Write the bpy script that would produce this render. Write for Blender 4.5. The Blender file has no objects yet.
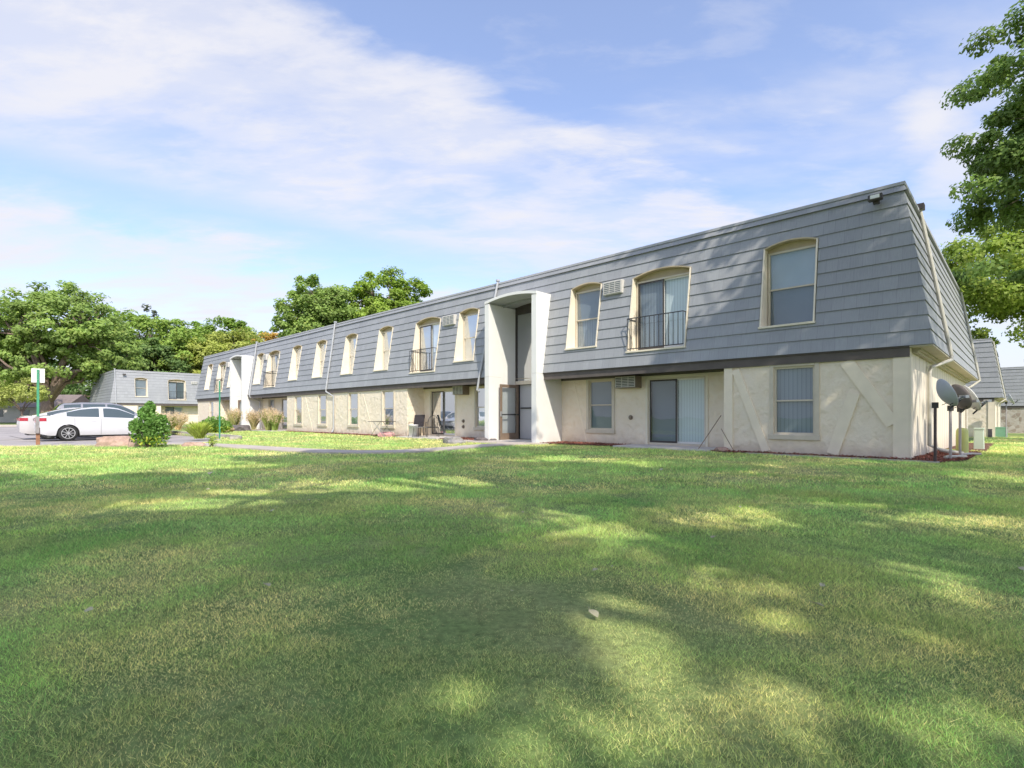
import bpy, math, random
import numpy as np
from mathutils import Vector, Matrix
random.seed(7); RNG = np.random.default_rng(11)
sc = bpy.context.scene
COL = sc.collection
R = math.radians
# ---------------------------------------------------------------- frame of the place
CX, CY = 8.692, 11.546                       # ground corner of the near building
UX, UY = -.7183, .6957                       # along its long front
VX, VY = .6957, .7183                        # along its short end, away
EYE = .95
def UV(u, v): return (CX+UX*u+VX*v, CY+UY*u+VY*v)
def uv_of(x, y):
    dx, dy = x-CX, y-CY
    return dx*UX+dy*UY, dx*VX+dy*VY
SUNDIR = Vector((-.376, .977, -1.0))         # the way the light travels
def gz(x, y):
    u, v = uv_of(x, y)
    s = min(1, max(0, (9-u)/6))
    return -.0115*min(60, max(0, v))*s
# ---------------------------------------------------------------- helpers
def link(o, parent=None):
    COL.objects.link(o)
    if parent is not None: o.parent = parent
    return o
def tag(o, label=None, cat=None, group=None, kind=None):
    for k, v in (('label', label), ('category', cat), ('group', group), ('kind', kind)):
        if v: o[k] = v
    return o
def empty(name, loc, rz=0, parent=None):
    o = bpy.data.objects.new(name, None); o.location = loc; o.rotation_euler = (0, 0, rz); o.empty_display_size = .3
    return link(o, parent)
def copy_tree(o, parent=None):
    c = o.copy(); COL.objects.link(c)
    if parent is not None: c.parent = parent
    for ch in list(o.children): copy_tree(ch, c)
    return c
class MB:
    def __init__(s): s.v = []; s.f = []; s.smooth = False
    def quad(s, *p):
        n = len(s.v); s.v += [tuple(q) for q in p]; s.f.append(tuple(range(n, n+len(p)))); return s
    def box(s, x0, x1, y0, y1, z0, z1):
        n = len(s.v)
        s.v += [(x0,y0,z0),(x1,y0,z0),(x1,y1,z0),(x0,y1,z0),(x0,y0,z1),(x1,y0,z1),(x1,y1,z1),(x0,y1,z1)]
        for f in ((0,3,2,1),(4,5,6,7),(0,1,5,4),(1,2,6,5),(2,3,7,6),(3,0,4,7)): s.f.append(tuple(n+i for i in f))
        return s
    def prism(s, poly, dirv):
        """closed prism of polygon poly (3-D points) swept by dirv"""
        n = len(s.v); k = len(poly); d = Vector(dirv)
        s.v += [tuple(p) for p in poly]+[tuple(Vector(p)+d) for p in poly]
        s.f.append(tuple(range(n+k-1, n-1, -1))); s.f.append(tuple(range(n+k, n+2*k)))
        for i in range(k):
            j = (i+1) % k; s.f.append((n+i, n+j, n+k+j, n+k+i))
        return s
    def bar(s, p, q, w, h=None, up=(0, 0, 1)):
        h = h or w; p, q = Vector(p), Vector(q); d = (q-p)
        if d.length < 1e-6: return s
        d.normalize(); a = d.cross(Vector(up))
        if a.length < 1e-4: a = d.cross(Vector((1, 0, 0)))
        a.normalize(); b = a.cross(d).normalized()
        poly = [p+a*w/2+b*h/2, p-a*w/2+b*h/2, p-a*w/2-b*h/2, p+a*w/2-b*h/2]
        return s.prism(poly, q-p)
    def tube(s, pts, rad, n=8, cap=True):
        pts = [Vector(p) for p in pts]
        if not hasattr(rad, '__len__'): rad = [rad]*len(pts)
        base = len(s.v); ref = Vector((.13, .31, .94))
        prev = None
        for i, p in enumerate(pts):
            d = (pts[min(i+1, len(pts)-1)]-pts[max(i-1, 0)]).normalized()
            a = d.cross(prev if prev else ref)
            if prev is not None:
                a = prev-d*prev.dot(d)
            if a.length < 1e-4: a = d.cross(Vector((1, 0, 0)))
            a.normalize(); prev = a; b = d.cross(a)
            for k in range(n):
                t = 2*math.pi*k/n; s.v.append(tuple(p+(a*math.cos(t)+b*math.sin(t))*rad[i]))
        for i in range(len(pts)-1):
            for k in range(n):
                j = (k+1) % n; s.f.append((base+i*n+k, base+i*n+j, base+(i+1)*n+j, base+(i+1)*n+k))
        if cap:
            s.f.append(tuple(base+k for k in range(n-1, -1, -1))); s.f.append(tuple(base+(len(pts)-1)*n+k for k in range(n)))
        return s
    def lathe(s, c, prof, n=24, axis='z'):
        base = len(s.v); c = Vector(c)
        for r, h in prof:
            for k in range(n):
                t = 2*math.pi*k/n; a, b = r*math.cos(t), r*math.sin(t)
                s.v.append(tuple(c+(Vector((a, b, h)) if axis == 'z' else Vector((a, h, b)) if axis == 'y' else Vector((h, a, b)))))
        for i in range(len(prof)-1):
            for k in range(n):
                j = (k+1) % n; s.f.append((base+i*n+k, base+i*n+j, base+(i+1)*n+j, base+(i+1)*n+k))
        return s
    def grid(s, P):
        """P rows x cols of points"""
        b = len(s.v); r, c = len(P), len(P[0])
        for row in P: s.v += [tuple(q) for q in row]
        for i in range(r-1):
            for j in range(c-1): s.f.append((b+i*c+j, b+i*c+j+1, b+(i+1)*c+j+1, b+(i+1)*c+j))
        return s
    def build(s, name, mat, parent=None, smooth=False, bevel=0):
        me = bpy.data.meshes.new(name); me.from_pydata(s.v, [], s.f); me.update()
        if smooth: me.polygons.foreach_set('use_smooth', [True]*len(me.polygons))
        me.materials.append(mat); o = bpy.data.objects.new(name, me); link(o, parent)
        if smooth or bevel:
            import bmesh
            bm = bmesh.new(); bm.from_mesh(me); bmesh.ops.remove_doubles(bm, verts=bm.verts, dist=.0004)
            bmesh.ops.recalc_face_normals(bm, faces=bm.faces); bm.to_mesh(me); bm.free()
        if bevel:
            m = o.modifiers.new('bevel', 'BEVEL'); m.width = bevel; m.segments = 2; m.limit_method = 'ANGLE'
        return o
# ---------------------------------------------------------------- materials
class NT:
    def __init__(s, name):
        s.m = bpy.data.materials.new(name); s.m.use_nodes = True; s.t = s.m.node_tree
        s.b = s.t.nodes['Principled BSDF']; s.out = s.t.nodes['Material Output']
    def n(s, typ, **kw):
        x = s.t.nodes.new(typ)
        for k, v in kw.items():
            if k in ('ins',):
                for a, b in v.items(): x.inputs[a].default_value = b
            else: setattr(x, k, v)
        return x
    def l(s, a, b): s.t.links.new(a, b)
    def coord(s, kind='Object'): return s.n('ShaderNodeTexCoord').outputs[kind]
    def noise(s, vec, scale, detail=4, rough=.55, stretch=None):
        if stretch:
            mp = s.n('ShaderNodeMapping'); mp.inputs['Scale'].default_value = stretch; s.l(vec, mp.inputs['Vector']); vec = mp.outputs[0]
        x = s.n('ShaderNodeTexNoise'); x.inputs['Scale'].default_value = scale; x.inputs['Detail'].default_value = detail; x.inputs['Roughness'].default_value = rough
        s.l(vec, x.inputs['Vector']); return x.outputs['Fac']
    def ramp(s, fac, stops, interp='LINEAR'):
        x = s.n('ShaderNodeValToRGB'); x.color_ramp.interpolation = interp; e = x.color_ramp.elements
        while len(e) < len(stops): e.new(.5)
        for q, (p, c) in zip(e, stops): q.position = p; q.color = (*c, 1) if len(c) == 3 else c
        s.l(fac, x.inputs['Fac']); return x.outputs['Color']
    def mix(s, fac, a, b, mode='MIX'):
        x = s.n('ShaderNodeMix', data_type='RGBA', blend_type=mode)
        for i, v in ((0, fac), (6, a), (7, b)):
            if hasattr(v, 'is_output'): s.l(v, x.inputs[i])
            else: x.inputs[i].default_value = v if i == 0 else ((*v, 1) if len(v) == 3 else v)
        return x.outputs[2]
    def math(s, op, a, b=0):
        x = s.n('ShaderNodeMath', operation=op)
        for i, v in ((0, a), (1, b)):
            if hasattr(v, 'is_output'): s.l(v, x.inputs[i])
            else: x.inputs[i].default_value = v
        return x.outputs[0]
    def bump(s, h, strength=.3, dist=.02):
        x = s.n('ShaderNodeBump'); x.inputs['Strength'].default_value = strength; x.inputs['Distance'].default_value = dist
        s.l(h, x.inputs['Height']); s.l(x.outputs[0], s.b.inputs['Normal'])
    def base(s, c): s.l(c, s.b.inputs['Base Color'])
    def set(s, **kw):
        for k, v in kw.items(): s.b.inputs[k].default_value = v
        return s
def plain(name, c, rough=.6, var=.12, scale=6, metal=0, bump=0, dirt=0):
    t = NT(name); v = t.coord(); n = t.noise(v, scale, 5)
    lo = tuple(x*(1-var) for x in c); hi = tuple(min(1, x*(1+var)) for x in c)
    col = t.ramp(n, [(.3, lo), (.7, hi)])
    if dirt:
        z = t.n('ShaderNodeSeparateXYZ'); t.l(v, z.inputs[0])
        g = t.math('ADD', z.outputs['Z'], t.math('MULTIPLY', t.noise(v, 3, 4), .5))
        d = t.ramp(g, [(.22, (1, 1, 1)), (.65, (0, 0, 0))])
        col = t.mix(t.math('MULTIPLY', d, dirt), col, (.22, .17, .12))
    t.base(col); t.set(Roughness=rough, Metallic=metal)
    if bump: t.bump(t.noise(v, scale*8, 4), bump, .01)
    return t.m
M = {}
def m_siding(axis='Y'):
    t = NT('grey_shake_siding'); v = t.coord()
    s = t.n('ShaderNodeSeparateXYZ'); t.l(v, s.inputs[0])
    c = t.n('ShaderNodeCombineXYZ'); t.l(s.outputs[axis], c.inputs['X']); t.l(t.math('SUBTRACT', s.outputs['Z'], 2.494), c.inputs['Y'])
    b = t.n('ShaderNodeTexBrick'); b.offset = .37; b.squash = .7; b.squash_frequency = 3
    for k, q in (('Scale', 1), ('Mortar Size', .0035), ('Mortar Smooth', .3), ('Bias', 0), ('Brick Width', .36), ('Row Height', .325)): b.inputs[k].default_value = q
    b.inputs['Color1'].default_value = (.33, .34, .355, 1); b.inputs['Color2'].default_value = (.296, .305, .32, 1); b.inputs['Mortar'].default_value = (.22, .222, .235, 1)
    t.l(c.outputs[0], b.inputs['Vector'])
    fine = t.noise(c.outputs[0], 3, 4, .6, (30, 1.2, 1))
    big = t.noise(v, .35, 3)
    col = t.mix(.5, b.outputs['Color'], t.ramp(fine, [(.3, (.4, .4, .4)), (.7, (.6, .6, .6))]), 'OVERLAY')
    col = t.mix(.4, col, t.ramp(big, [(.3, (.42, .42, .42)), (.7, (.58, .58, .57))]), 'OVERLAY')
    stain = t.noise(c.outputs[0], 1.1, 5, .65, (2.5, .35, 1))
    col = t.mix(t.math('MULTIPLY', t.ramp(stain, [(.55, (0, 0, 0)), (.75, (1, 1, 1))]), .25), col, (.40, .39, .38))
    t.base(col); t.set(Roughness=.48); t.bump(fine, .35, .006); return t.m
def m_stucco(name, c, dark=.88, sc_=1.0):
    t = NT(name); v = t.coord()
    n1 = t.noise(v, 14*sc_, 5, .6, (1, 1, .8)); n2 = t.noise(v, .8, 4); mp = t.noise(v, 5, 2, .4)
    w = t.n('ShaderNodeTexVoronoi', feature='SMOOTH_F1'); w.inputs['Scale'].default_value = 7*sc_
    d = t.n('ShaderNodeMixRGB'); d.inputs[0].default_value = .3; t.l(v, d.inputs[1]); xx = t.n('ShaderNodeTexNoise'); xx.inputs['Scale'].default_value = 3; t.l(v, xx.inputs[0]); t.l(xx.outputs['Color'], d.inputs[2]); t.l(d.outputs[0], w.inputs['Vector'])
    h = t.math('ADD', t.math('MULTIPLY', n1, .5), w.outputs['Distance'])
    col = t.ramp(n2, [(.3, tuple(x*dark for x in c)), (.7, c)])
    col = t.mix(.35, col, t.ramp(h, [(.25, (.38, .38, .38)), (.9, (.62, .62, .61))]), 'OVERLAY')
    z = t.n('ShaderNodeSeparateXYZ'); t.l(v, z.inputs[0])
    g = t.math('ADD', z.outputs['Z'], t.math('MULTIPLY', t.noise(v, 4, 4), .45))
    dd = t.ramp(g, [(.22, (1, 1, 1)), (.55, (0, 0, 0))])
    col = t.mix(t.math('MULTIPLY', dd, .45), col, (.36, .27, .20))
    t.base(col); t.set(Roughness=.85); t.bump(h, .9, .03); return t.m
def m_boards():
    t = NT('cream_vertical_boards'); v = t.coord(); s = t.n('ShaderNodeSeparateXYZ'); t.l(v, s.inputs[0])
    q = t.math('FRACT', t.math('DIVIDE', t.math('ADD', s.outputs['X'], 40), .61))
    g = t.ramp(q, [(0, (0, 0, 0)), (.02, (0, 0, 0)), (.035, (1, 1, 1)), (.965, (1, 1, 1)), (.98, (0, 0, 0))])
    n = t.noise(v, 2, 5, .6, (12, 12, 1))
    col = t.ramp(n, [(.3, (.72, .64, .52)), (.7, (.80, .72, .61))])
    col = t.mix(t.math('SUBTRACT', 1, g), col, (.24, .2, .16))
    z = t.math('ADD', s.outputs['Z'], t.math('MULTIPLY', t.noise(v, 4, 4), .5))
    col = t.mix(t.math('MULTIPLY', t.ramp(z, [(.2, (1, 1, 1)), (.7, (0, 0, 0))]), .35), col, (.3, .24, .18))
    t.base(col); t.set(Roughness=.75); t.bump(t.math('ADD', g, t.math('MULTIPLY', n, .2)), .5, .01); return t.m
def m_stone():
    t = NT('mottled_fieldstone'); v = t.coord()
    w = t.n('ShaderNodeTexVoronoi'); w.inputs['Scale'].default_value = 3.2; t.l(v, w.inputs[0])
    e = t.n('ShaderNodeTexVoronoi', feature='DISTANCE_TO_EDGE'); e.inputs['Scale'].default_value = 3.2; t.l(v, e.inputs[0])
    r = t.n('ShaderNodeSeparateColor'); t.l(w.outputs['Color'], r.inputs[0])
    col = t.ramp(r.outputs[0], [(0, (.28, .22, .18)), (.5, (.42, .36, .30)), (1, (.52, .47, .42))])
    col = t.mix(t.ramp(e.outputs['Distance'], [(.02, (1, 1, 1)), (.06, (0, 0, 0))]), col, (.5, .47, .42))
    t.base(col); t.set(Roughness=.85); t.bump(e.outputs['Distance'], .5, .05); return t.m
def m_glass(tint=(.86, .9, .92), refl=.3):
    t = NT('window_glass'); t.t.nodes.remove(t.b)
    tr = t.n('ShaderNodeBsdfTransparent'); tr.inputs[0].default_value = (*tint, 1)
    gl = t.n('ShaderNodeBsdfGlossy'); gl.inputs['Roughness'].default_value = .015; gl.inputs[0].default_value = (.95, .97, 1, 1)
    f = t.n('ShaderNodeFresnel'); f.inputs[0].default_value = 1.5
    v = t.coord(); bp = t.n('ShaderNodeBump'); bp.inputs['Strength'].default_value = .035; bp.inputs['Distance'].default_value = .05; t.l(t.noise(v, 1.6, 1), bp.inputs['Height']); t.l(bp.outputs[0], gl.inputs['Normal'])
    mx = t.n('ShaderNodeMixShader'); t.l(t.math('ADD', t.math('MULTIPLY', f.outputs[0], .5), refl*.12), mx.inputs[0]); t.l(tr.outputs[0], mx.inputs[1]); t.l(gl.outputs[0], mx.inputs[2])
    t.l(mx.outputs[0], t.out.inputs[0]); return t.m
def m_blind(name, c, pitch=.09, amp=.35, axis='Y'):
    t = NT(name); v = t.coord(); s = t.n('ShaderNodeSeparateXYZ'); t.l(v, s.inputs[0])
    k = s.outputs['Z'] if axis == 'Z' else t.math('ADD', s.outputs['X'], s.outputs['Y'])
    q = t.math('FRACT', t.math('DIVIDE', t.math('ADD', k, 70), pitch))
    col = t.ramp(q, [(0, tuple(x*(1-amp) for x in c)), (.18, c), (.8, tuple(x*.93 for x in c)), (1, tuple(x*(1-amp*1.2) for x in c))])
    big = t.noise(v, .9, 2); col = t.mix(.5, col, t.ramp(big, [(.3, (.4, .4, .4)), (.7, (.6, .6, .6))]), 'OVERLAY')
    t.base(col); t.set(Roughness=.7); return t.m
def m_concrete(name='pale_concrete', c=(.62, .57, .51)):
    t = NT(name); v = t.coord(); n = t.noise(v, 1.3, 6, .65); f = t.noise(v, 40, 3)
    col = t.ramp(n, [(.3, tuple(x*.78 for x in c)), (.7, c)]); col = t.mix(.3, col, t.ramp(f, [(.3, (.35, .35, .35)), (.7, (.62, .62, .62))]), 'OVERLAY')
    t.base(col); t.set(Roughness=.9); t.bump(f, .3, .004); return t.m
def m_asphalt():
    t = NT('worn_asphalt'); v = t.coord(); n = t.noise(v, .25, 6, .6); f = t.noise(v, 60, 3)
    col = t.ramp(n, [(.3, (.32, .29, .28)), (.7, (.42, .385, .37))]); col = t.mix(.4, col, t.ramp(f, [(.3, (.3, .3, .3)), (.7, (.65, .65, .65))]), 'OVERLAY')
    e = t.n('ShaderNodeTexVoronoi', feature='DISTANCE_TO_EDGE'); e.inputs['Scale'].default_value = .22; t.l(v, e.inputs[0])
    col = t.mix(t.ramp(e.outputs['Distance'], [(.004, (1, 1, 1)), (.009, (0, 0, 0))]), col, (.07, .065, .06))
    t.base(col); t.set(Roughness=.9); t.bump(f, .3, .005); return t.m
def m_lawn():
    t = NT('lawn_soil_and_thatch'); v = t.coord()
    a = t.noise(v, .33, 5, .6); b = t.noise(v, 2.2, 5, .65); c = t.noise(v, 24, 4, .7)
    g = t.ramp(b, [(.25, (.15, .235, .07)), (.55, (.21, .30, .10)), (.8, (.34, .38, .15))])
    dry = t.ramp(a, [(.44, (0, 0, 0)), (.68, (1, 1, 1))])
    col = t.mix(t.math('MULTIPLY', dry, .6), g, (.52, .44, .23))
    col = t.mix(.8, col, t.ramp(c, [(.25, (.22, .22, .22)), (.75, (.72, .72, .70))]), 'OVERLAY')
    t.base(col); t.set(Roughness=.95); t.b.inputs['Specular IOR Level'].default_value = .1; t.bump(c, .6, .03); return t.m
def m_vcol(name, rough=.6, trans=.3, spec=.3, gain=1.0):
    t = NT(name); a = t.n('ShaderNodeAttribute'); a.attribute_name = 'tone'
    acol = t.mix(1, a.outputs['Color'], (gain, gain, gain), 'MULTIPLY'); t.base(acol); t.set(Roughness=rough); t.b.inputs['Specular IOR Level'].default_value = spec
    if trans:
        tr = t.n('ShaderNodeBsdfTranslucent'); br = t.mix(1, acol, (1.2, 1.3, .85), 'MULTIPLY'); t.l(br, tr.inputs[0])
        mx = t.n('ShaderNodeMixShader'); mx.inputs[0].default_value = trans
        t.l(t.b.outputs[0], mx.inputs[1]); t.l(tr.outputs[0], mx.inputs[2]); t.l(mx.outputs[0], t.out.inputs[0])
    return t.m
def m_bark(name='grey_brown_bark', c=(.17, .125, .10)):
    t = NT(name); v = t.coord(); n = t.noise(v, 3, 6, .65, (4, 4, .7))
    t.base(t.ramp(n, [(.3, tuple(x*.45 for x in c)), (.7, tuple(x*1.25 for x in c))])); t.set(Roughness=.95); t.bump(n, .8, .05); return t.m
def m_mulch():
    t = NT('red_wood_mulch'); v = t.coord(); n = t.noise(v, 30, 5, .7); b = t.noise(v, 2, 3)
    col = t.ramp(n, [(.3, (.06, .026, .018)), (.55, (.17, .075, .05)), (.75, (.30, .16, .11))])
    col = t.mix(t.math('MULTIPLY', b, .4), col, (.22, .14, .10)); t.base(col); t.set(Roughness=.95); t.bump(n, 1, .04); return t.m
def m_paint(name, c, rough=.25, metal=0, coat=.7):
    t = NT(name); v = t.coord(); n = t.noise(v, 2.5, 4)
    z = t.n('ShaderNodeSeparateXYZ'); t.l(v, z.inputs[0])
    d = t.ramp(t.math('ADD', z.outputs['Z'], t.math('MULTIPLY', n, .25)), [(.3, (1, 1, 1)), (.6, (0, 0, 0))])
    col = t.mix(t.math('MULTIPLY', d, .35), c, (.25, .22, .19)); t.base(col); t.set(Roughness=rough, Metallic=metal)
    t.b.inputs['Coat Weight'].default_value = coat; t.b.inputs['Coat Roughness'].default_value = .05; return t.m
def m_rock(name, c):
    t = NT(name); v = t.coord(); n = t.noise(v, 4, 6, .65)
    t.base(t.ramp(n, [(.3, tuple(x*.6 for x in c)), (.7, tuple(x*1.15 for x in c))])); t.set(Roughness=.9); t.bump(n, .7, .03); return t.m
M['siding'] = m_siding(); M['siding_end'] = m_siding('X')
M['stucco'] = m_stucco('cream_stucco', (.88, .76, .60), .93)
M['trimwall'] = plain('cream_trim_board', (.88, .77, .61), .75, .05, 3, bump=.15)
M['boards'] = m_boards()
M['stone'] = m_stone()
M['cream'] = plain('cream_window_surround', (.80, .72, .58), .6, .05, 3, bump=.1)
M['headtan_shaded'] = plain('shaded_tan_arched_head', (.52, .43, .29), .65, .06, 4)  # tan darkened: shade under the deep arch is put into the colour
M['tan'] = plain('tan_window_frame', (.62, .55, .44), .55, .06, 5)
M['frieze'] = plain('dark_brown_frieze', (.12, .10, .09), .7, .15, 3)
M['soffit'] = plain('yellowed_soffit', (.50, .45, .34), .7, .1, 2)
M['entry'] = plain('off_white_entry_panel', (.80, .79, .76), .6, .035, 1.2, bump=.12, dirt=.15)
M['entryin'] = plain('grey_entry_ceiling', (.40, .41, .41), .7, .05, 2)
M['coping'] = plain('grey_metal_coping', (.42, .42, .44), .45, .06, 3)
M['roof'] = plain('roof_membrane', (.22, .22, .22), .9, .1, 2)
M['glass'] = m_glass()
M['bl_grey'] = m_blind('grey_vertical_blind', (.30, .34, .38), .10, .30)
M['bl_pale'] = m_blind('pale_vertical_blind', (.80, .86, .84), .09, .22)
M['bl_dark'] = m_blind('dim_curtain', (.12, .15, .16), .13, .4)
M['shade'] = m_blind('pale_roller_shade', (.50, .56, .60), .025, .1, 'Z')
M['mid'] = m_blind('mid_grey_shade', (.24, .27, .30), .03, .15, 'Z')
M['bronze'] = plain('dark_bronze_metal', (.055, .045, .04), .45, .1, 6)
M['brownframe'] = plain('brown_door_frame', (.20, .145, .105), .5, .1, 6)
M['rail'] = plain('black_iron', (.035, .035, .038), .5, .1, 8)
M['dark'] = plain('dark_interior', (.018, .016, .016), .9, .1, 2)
M['white'] = plain('white_painted_metal', (.74, .73, .70), .45, .04, 4)
M['greydoor'] = plain('grey_steel_door', (.46, .46, .47), .5, .04, 2)
M['acwhite'] = plain('air_conditioner_grille', (.60, .58, .54), .5, .05, 6)
M['acbrown'] = plain('brown_air_conditioner_case', (.23, .18, .13), .5, .1, 6)
M['pipe'] = plain('pale_grey_downspout', (.42, .43, .45), .4, .08, 5)
M['pipe_end'] = plain('beige_downspout', (.50, .48, .42), .45, .08, 5)
M['concrete'] = m_concrete(c=(.56, .49, .43)); M['slab'] = m_concrete('patio_concrete', (.68, .63, .58)); M['curb'] = m_concrete('curb_concrete', (.52, .47, .42))
M['asphalt'] = m_asphalt(); M['lawn'] = m_lawn(); M['mulch'] = m_mulch()
M['leaf'] = m_vcol('tree_leaf', .55, .4, .25, 2.35); M['grass'] = m_vcol('grass_blade', .8, .36, .05, 3.1); M['chip'] = m_vcol('mulch_chip', .9, 0, .1)
M['bark'] = m_bark(); M['bark_pale'] = m_bark('pale_bark', (.26, .19, .155))
M['carwhite'] = m_paint('white_car_paint', (.60, .60, .62)); M['carsilver'] = m_paint('silver_car_paint', (.27, .27, .30), .3, .15); M['carmaroon'] = m_paint('maroon_car_paint', (.20, .05, .05)); M['carblue'] = m_paint('dark_blue_car_paint', (.06, .09, .18)); M['carpearl'] = m_paint('pearl_car_paint', (.52, .50, .49))
M['carglass'] = plain('tinted_car_glass', (.05, .075, .08), .05, .05, 2); M['carglass'].node_tree.nodes['Principled BSDF'].inputs['Coat Weight'].default_value = 1
M['tyre'] = plain('tyre_rubber', (.025, .025, .025), .85, .1, 9); M['rim'] = plain('silver_wheel', (.62, .62, .62), .3, .05, 5, metal=.6)
M['plastic'] = plain('black_plastic', (.03, .03, .03), .6, .1, 6); M['tail'] = plain('red_tail_light', (.36, .02, .03), .2, .1, 9); M['chrome'] = plain('bright_chrome', (.8, .8, .8), .15, .02, 5, metal=1)
M['greenpost'] = plain('green_painted_post', (.06, .30, .17), .5, .12, 6); M['rustpost'] = plain('weathered_wood_post', (.30, .15, .08), .85, .2, 9)
M['sign'] = plain('white_sign_back', (.80, .78, .78), .5, .03, 4)
M['dish'] = plain('grey_dish', (.46, .47, .50), .5, .06, 5); M['dishbrown'] = plain('brown_grey_dish', (.20, .17, .16), .55, .1, 5)
M['mastblack'] = plain('dark_steel_mast', (.07, .045, .045), .55, .2, 8)
M['mastgalv'] = plain('galvanised_steel', (.42, .38, .37), .5, .1, 8)
M['yellowgreen'] = plain('faded_yellow_green_plastic', (.50, .53, .18), .55, .08, 4); M['palegreen'] = plain('pale_green_metal', (.45, .53, .44), .5, .06, 4); M['green'] = plain('green_metal', (.16, .32, .22), .5, .08, 4)
M['rock_pink'] = m_rock('pink_granite', (.50, .34, .27)); M['rock_grey'] = m_rock('grey_fieldstone', (.33, .31, .30)); M['rock_dark'] = m_rock('dark_fieldstone', (.15, .13, .13))
M['pink'] = plain('faded_pink_fabric', (.55, .30, .30), .8, .15, 8); M['black'] = plain('black_fabric', (.03, .025, .028), .8, .2, 8); M['bucket'] = plain('white_bucket_plastic', (.85, .85, .85), .45, .04, 6)
M['alu'] = plain('brushed_aluminium', (.45, .46, .47), .35, .05, 6, metal=.7); M['wood'] = plain('weathered_stick', (.28, .20, .14), .8, .2, 9)
M['lamp'] = plain('flood_lamp_lens', (.85, .85, .80), .15, .02, 4)
M['houseroof'] = plain('brown_shingle_roof', (.22, .18, .17), .9, .15, 2); M['housewall'] = plain('pale_house_wall', (.50, .46, .42), .8, .05, 2)
M['dryleaf'] = plain('dry_fallen_leaf', (.55, .50, .32), .8, .15, 30)
# ---------------------------------------------------------------- building
Z0, Z1, LEAN, EAVE, SIDE = 2.494, 6.24, .585, .1, .396
ROW = (Z1-.17-Z0)/11
def off(z): return LEAN*(z-Z0)/(Z1-Z0)
def arch(op, a):
    a0, a1, zs, zt, rise = op
    t = (a-a0)/(a1-a0)*2-1
    return zt+rise*(1-t*t)
def courses(mb, pt, t0f, t1f, openings):
    """pt(t, s, z): s = distance inwards. Lapped shake courses with arched openings cut out."""
    lip = .024
    for i in range(12):
        za = Z0+i*ROW; zb = za+ROW if i < 11 else Z1
        lp = lip if i < 11 else .045
        def sd(z): return off(z)-lp*(zb-z)/(zb-za)-(.002 if i < 11 else .012)
        br = {('s', 0)}
        cuts = []
        for op in openings:
            if op[2] < zb and op[3]+op[4] > za:
                cuts += [op[0]+(op[1]-op[0])*k/10 for k in range(11)]
        ts = ['L']+sorted(cuts)+['R']
        def T(q, z):
            return t0f(sd(z)) if q == 'L' else t1f(sd(z)) if q == 'R' else q
        for p, q in zip(ts[:-1], ts[1:]):
            pa, qa = T(p, za), T(q, za); mid = (pa+qa)/2
            op = next((o for o in openings if o[2] < zb and o[3]+o[4] > za and o[0]-1e-6 < mid < o[1]+1e-6), None)
            def emit(zl0, zl1, zh):
                mb.quad(pt(T(p, zl0), sd(zl0), zl0), pt(T(q, zl1), sd(zl1), zl1), pt(T(q, zh), sd(zh), zh), pt(T(p, zh), sd(zh), zh))
                mb.quad(pt(T(p, zl0), off(zl0)+.004, zl0), pt(T(q, zl1), off(zl1)+.004, zl1), pt(T(q, zl1), sd(zl1), zl1), pt(T(p, zl0), sd(zl0), zl0))
            if op is None: emit(za, za, zb)
            else:
                if za < op[2]: emit(za, za, min(zb, op[2]))
                h0, h1 = max(za, arch(op, p)), max(za, arch(op, q))
                if min(h0, h1) < zb-.002: emit(min(h0, zb), min(h1, zb), zb)
def wall(mb, rev, t0, t1, z0, z1, pt, ops, depth=.12):
    """flat wall at s=0 with rectangular openings (a0,a1,z0,z1); reveals go inwards"""
    ts = sorted({t0, t1, *[o[0] for o in ops], *[o[1] for o in ops]}); zs = sorted({z0, z1, *[o[2] for o in ops], *[o[3] for o in ops]})
    for a, b in zip(ts[:-1], ts[1:]):
        for c, d in zip(zs[:-1], zs[1:]):
            m, n = (a+b)/2, (c+d)/2
            if any(o[0] < m < o[1] and o[2] < n < o[3] for o in ops): continue
            mb.quad(pt(a, 0, c), pt(b, 0, c), pt(b, 0, d), pt(a, 0, d))
    for a, b, c, d in ops:
        for (p, q, r, s) in ((a, c, a, d), (b, c, b, d), (a, c, b, c), (a, d, b, d)):
            mb.quad(pt(p, 0, q), pt(r, 0, s), pt(r, depth, s), pt(p, depth, q))
def sash(par, d, a0, a1, z0, z1, frame='tan', blinds=('bl_grey', 'bl_grey'), fw=.05):
    """double-hung sash in the plane x=d, returned as sub-parts of par"""
    mb = MB(); mb.box(d-.03, d+.04, a0, a0+fw, z0, z1); mb.box(d-.03, d+.04, a1-fw, a1, z0, z1)
    mb.box(d-.03, d+.04, a0+fw, a1-fw, z0, z0+fw); mb.box(d-.03, d+.04, a0+fw, a1-fw, z1-fw, z1)
    mb.build('frame', M[frame], par, bevel=.004)
    zm = (z0+z1)/2; MB().box(d-.022, d+.03, a0+fw, a1-fw, zm-.02, zm+.02).build('meeting_rail', M['tan'] if frame != 'white' else M['white'], par)
    MB().quad((d-.008, a0+fw, zm+.02), (d-.008, a1-fw, zm+.02), (d-.008, a1-fw, z1-fw), (d-.008, a0+fw, z1-fw)).build('pane', M['glass'], par)
    MB().quad((d+.008, a0+fw, z0+fw), (d+.008, a1-fw, z0+fw), (d+.008, a1-fw, zm-.02), (d+.008, a0+fw, zm-.02)).build('pane', M['glass'], par)
    b = MB(); b.quad((d+.055, a0, zm), (d+.055, a1, zm), (d+.055, a1, z1), (d+.055, a0, z1)); b.build('blind', M[blinds[0]], par)
    b = MB(); b.quad((d+.055, a0, z0), (d+.055, a1, z0), (d+.055, a1, zm), (d+.055, a0, zm)); b.build('blind', M[blinds[1]], par)
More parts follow.
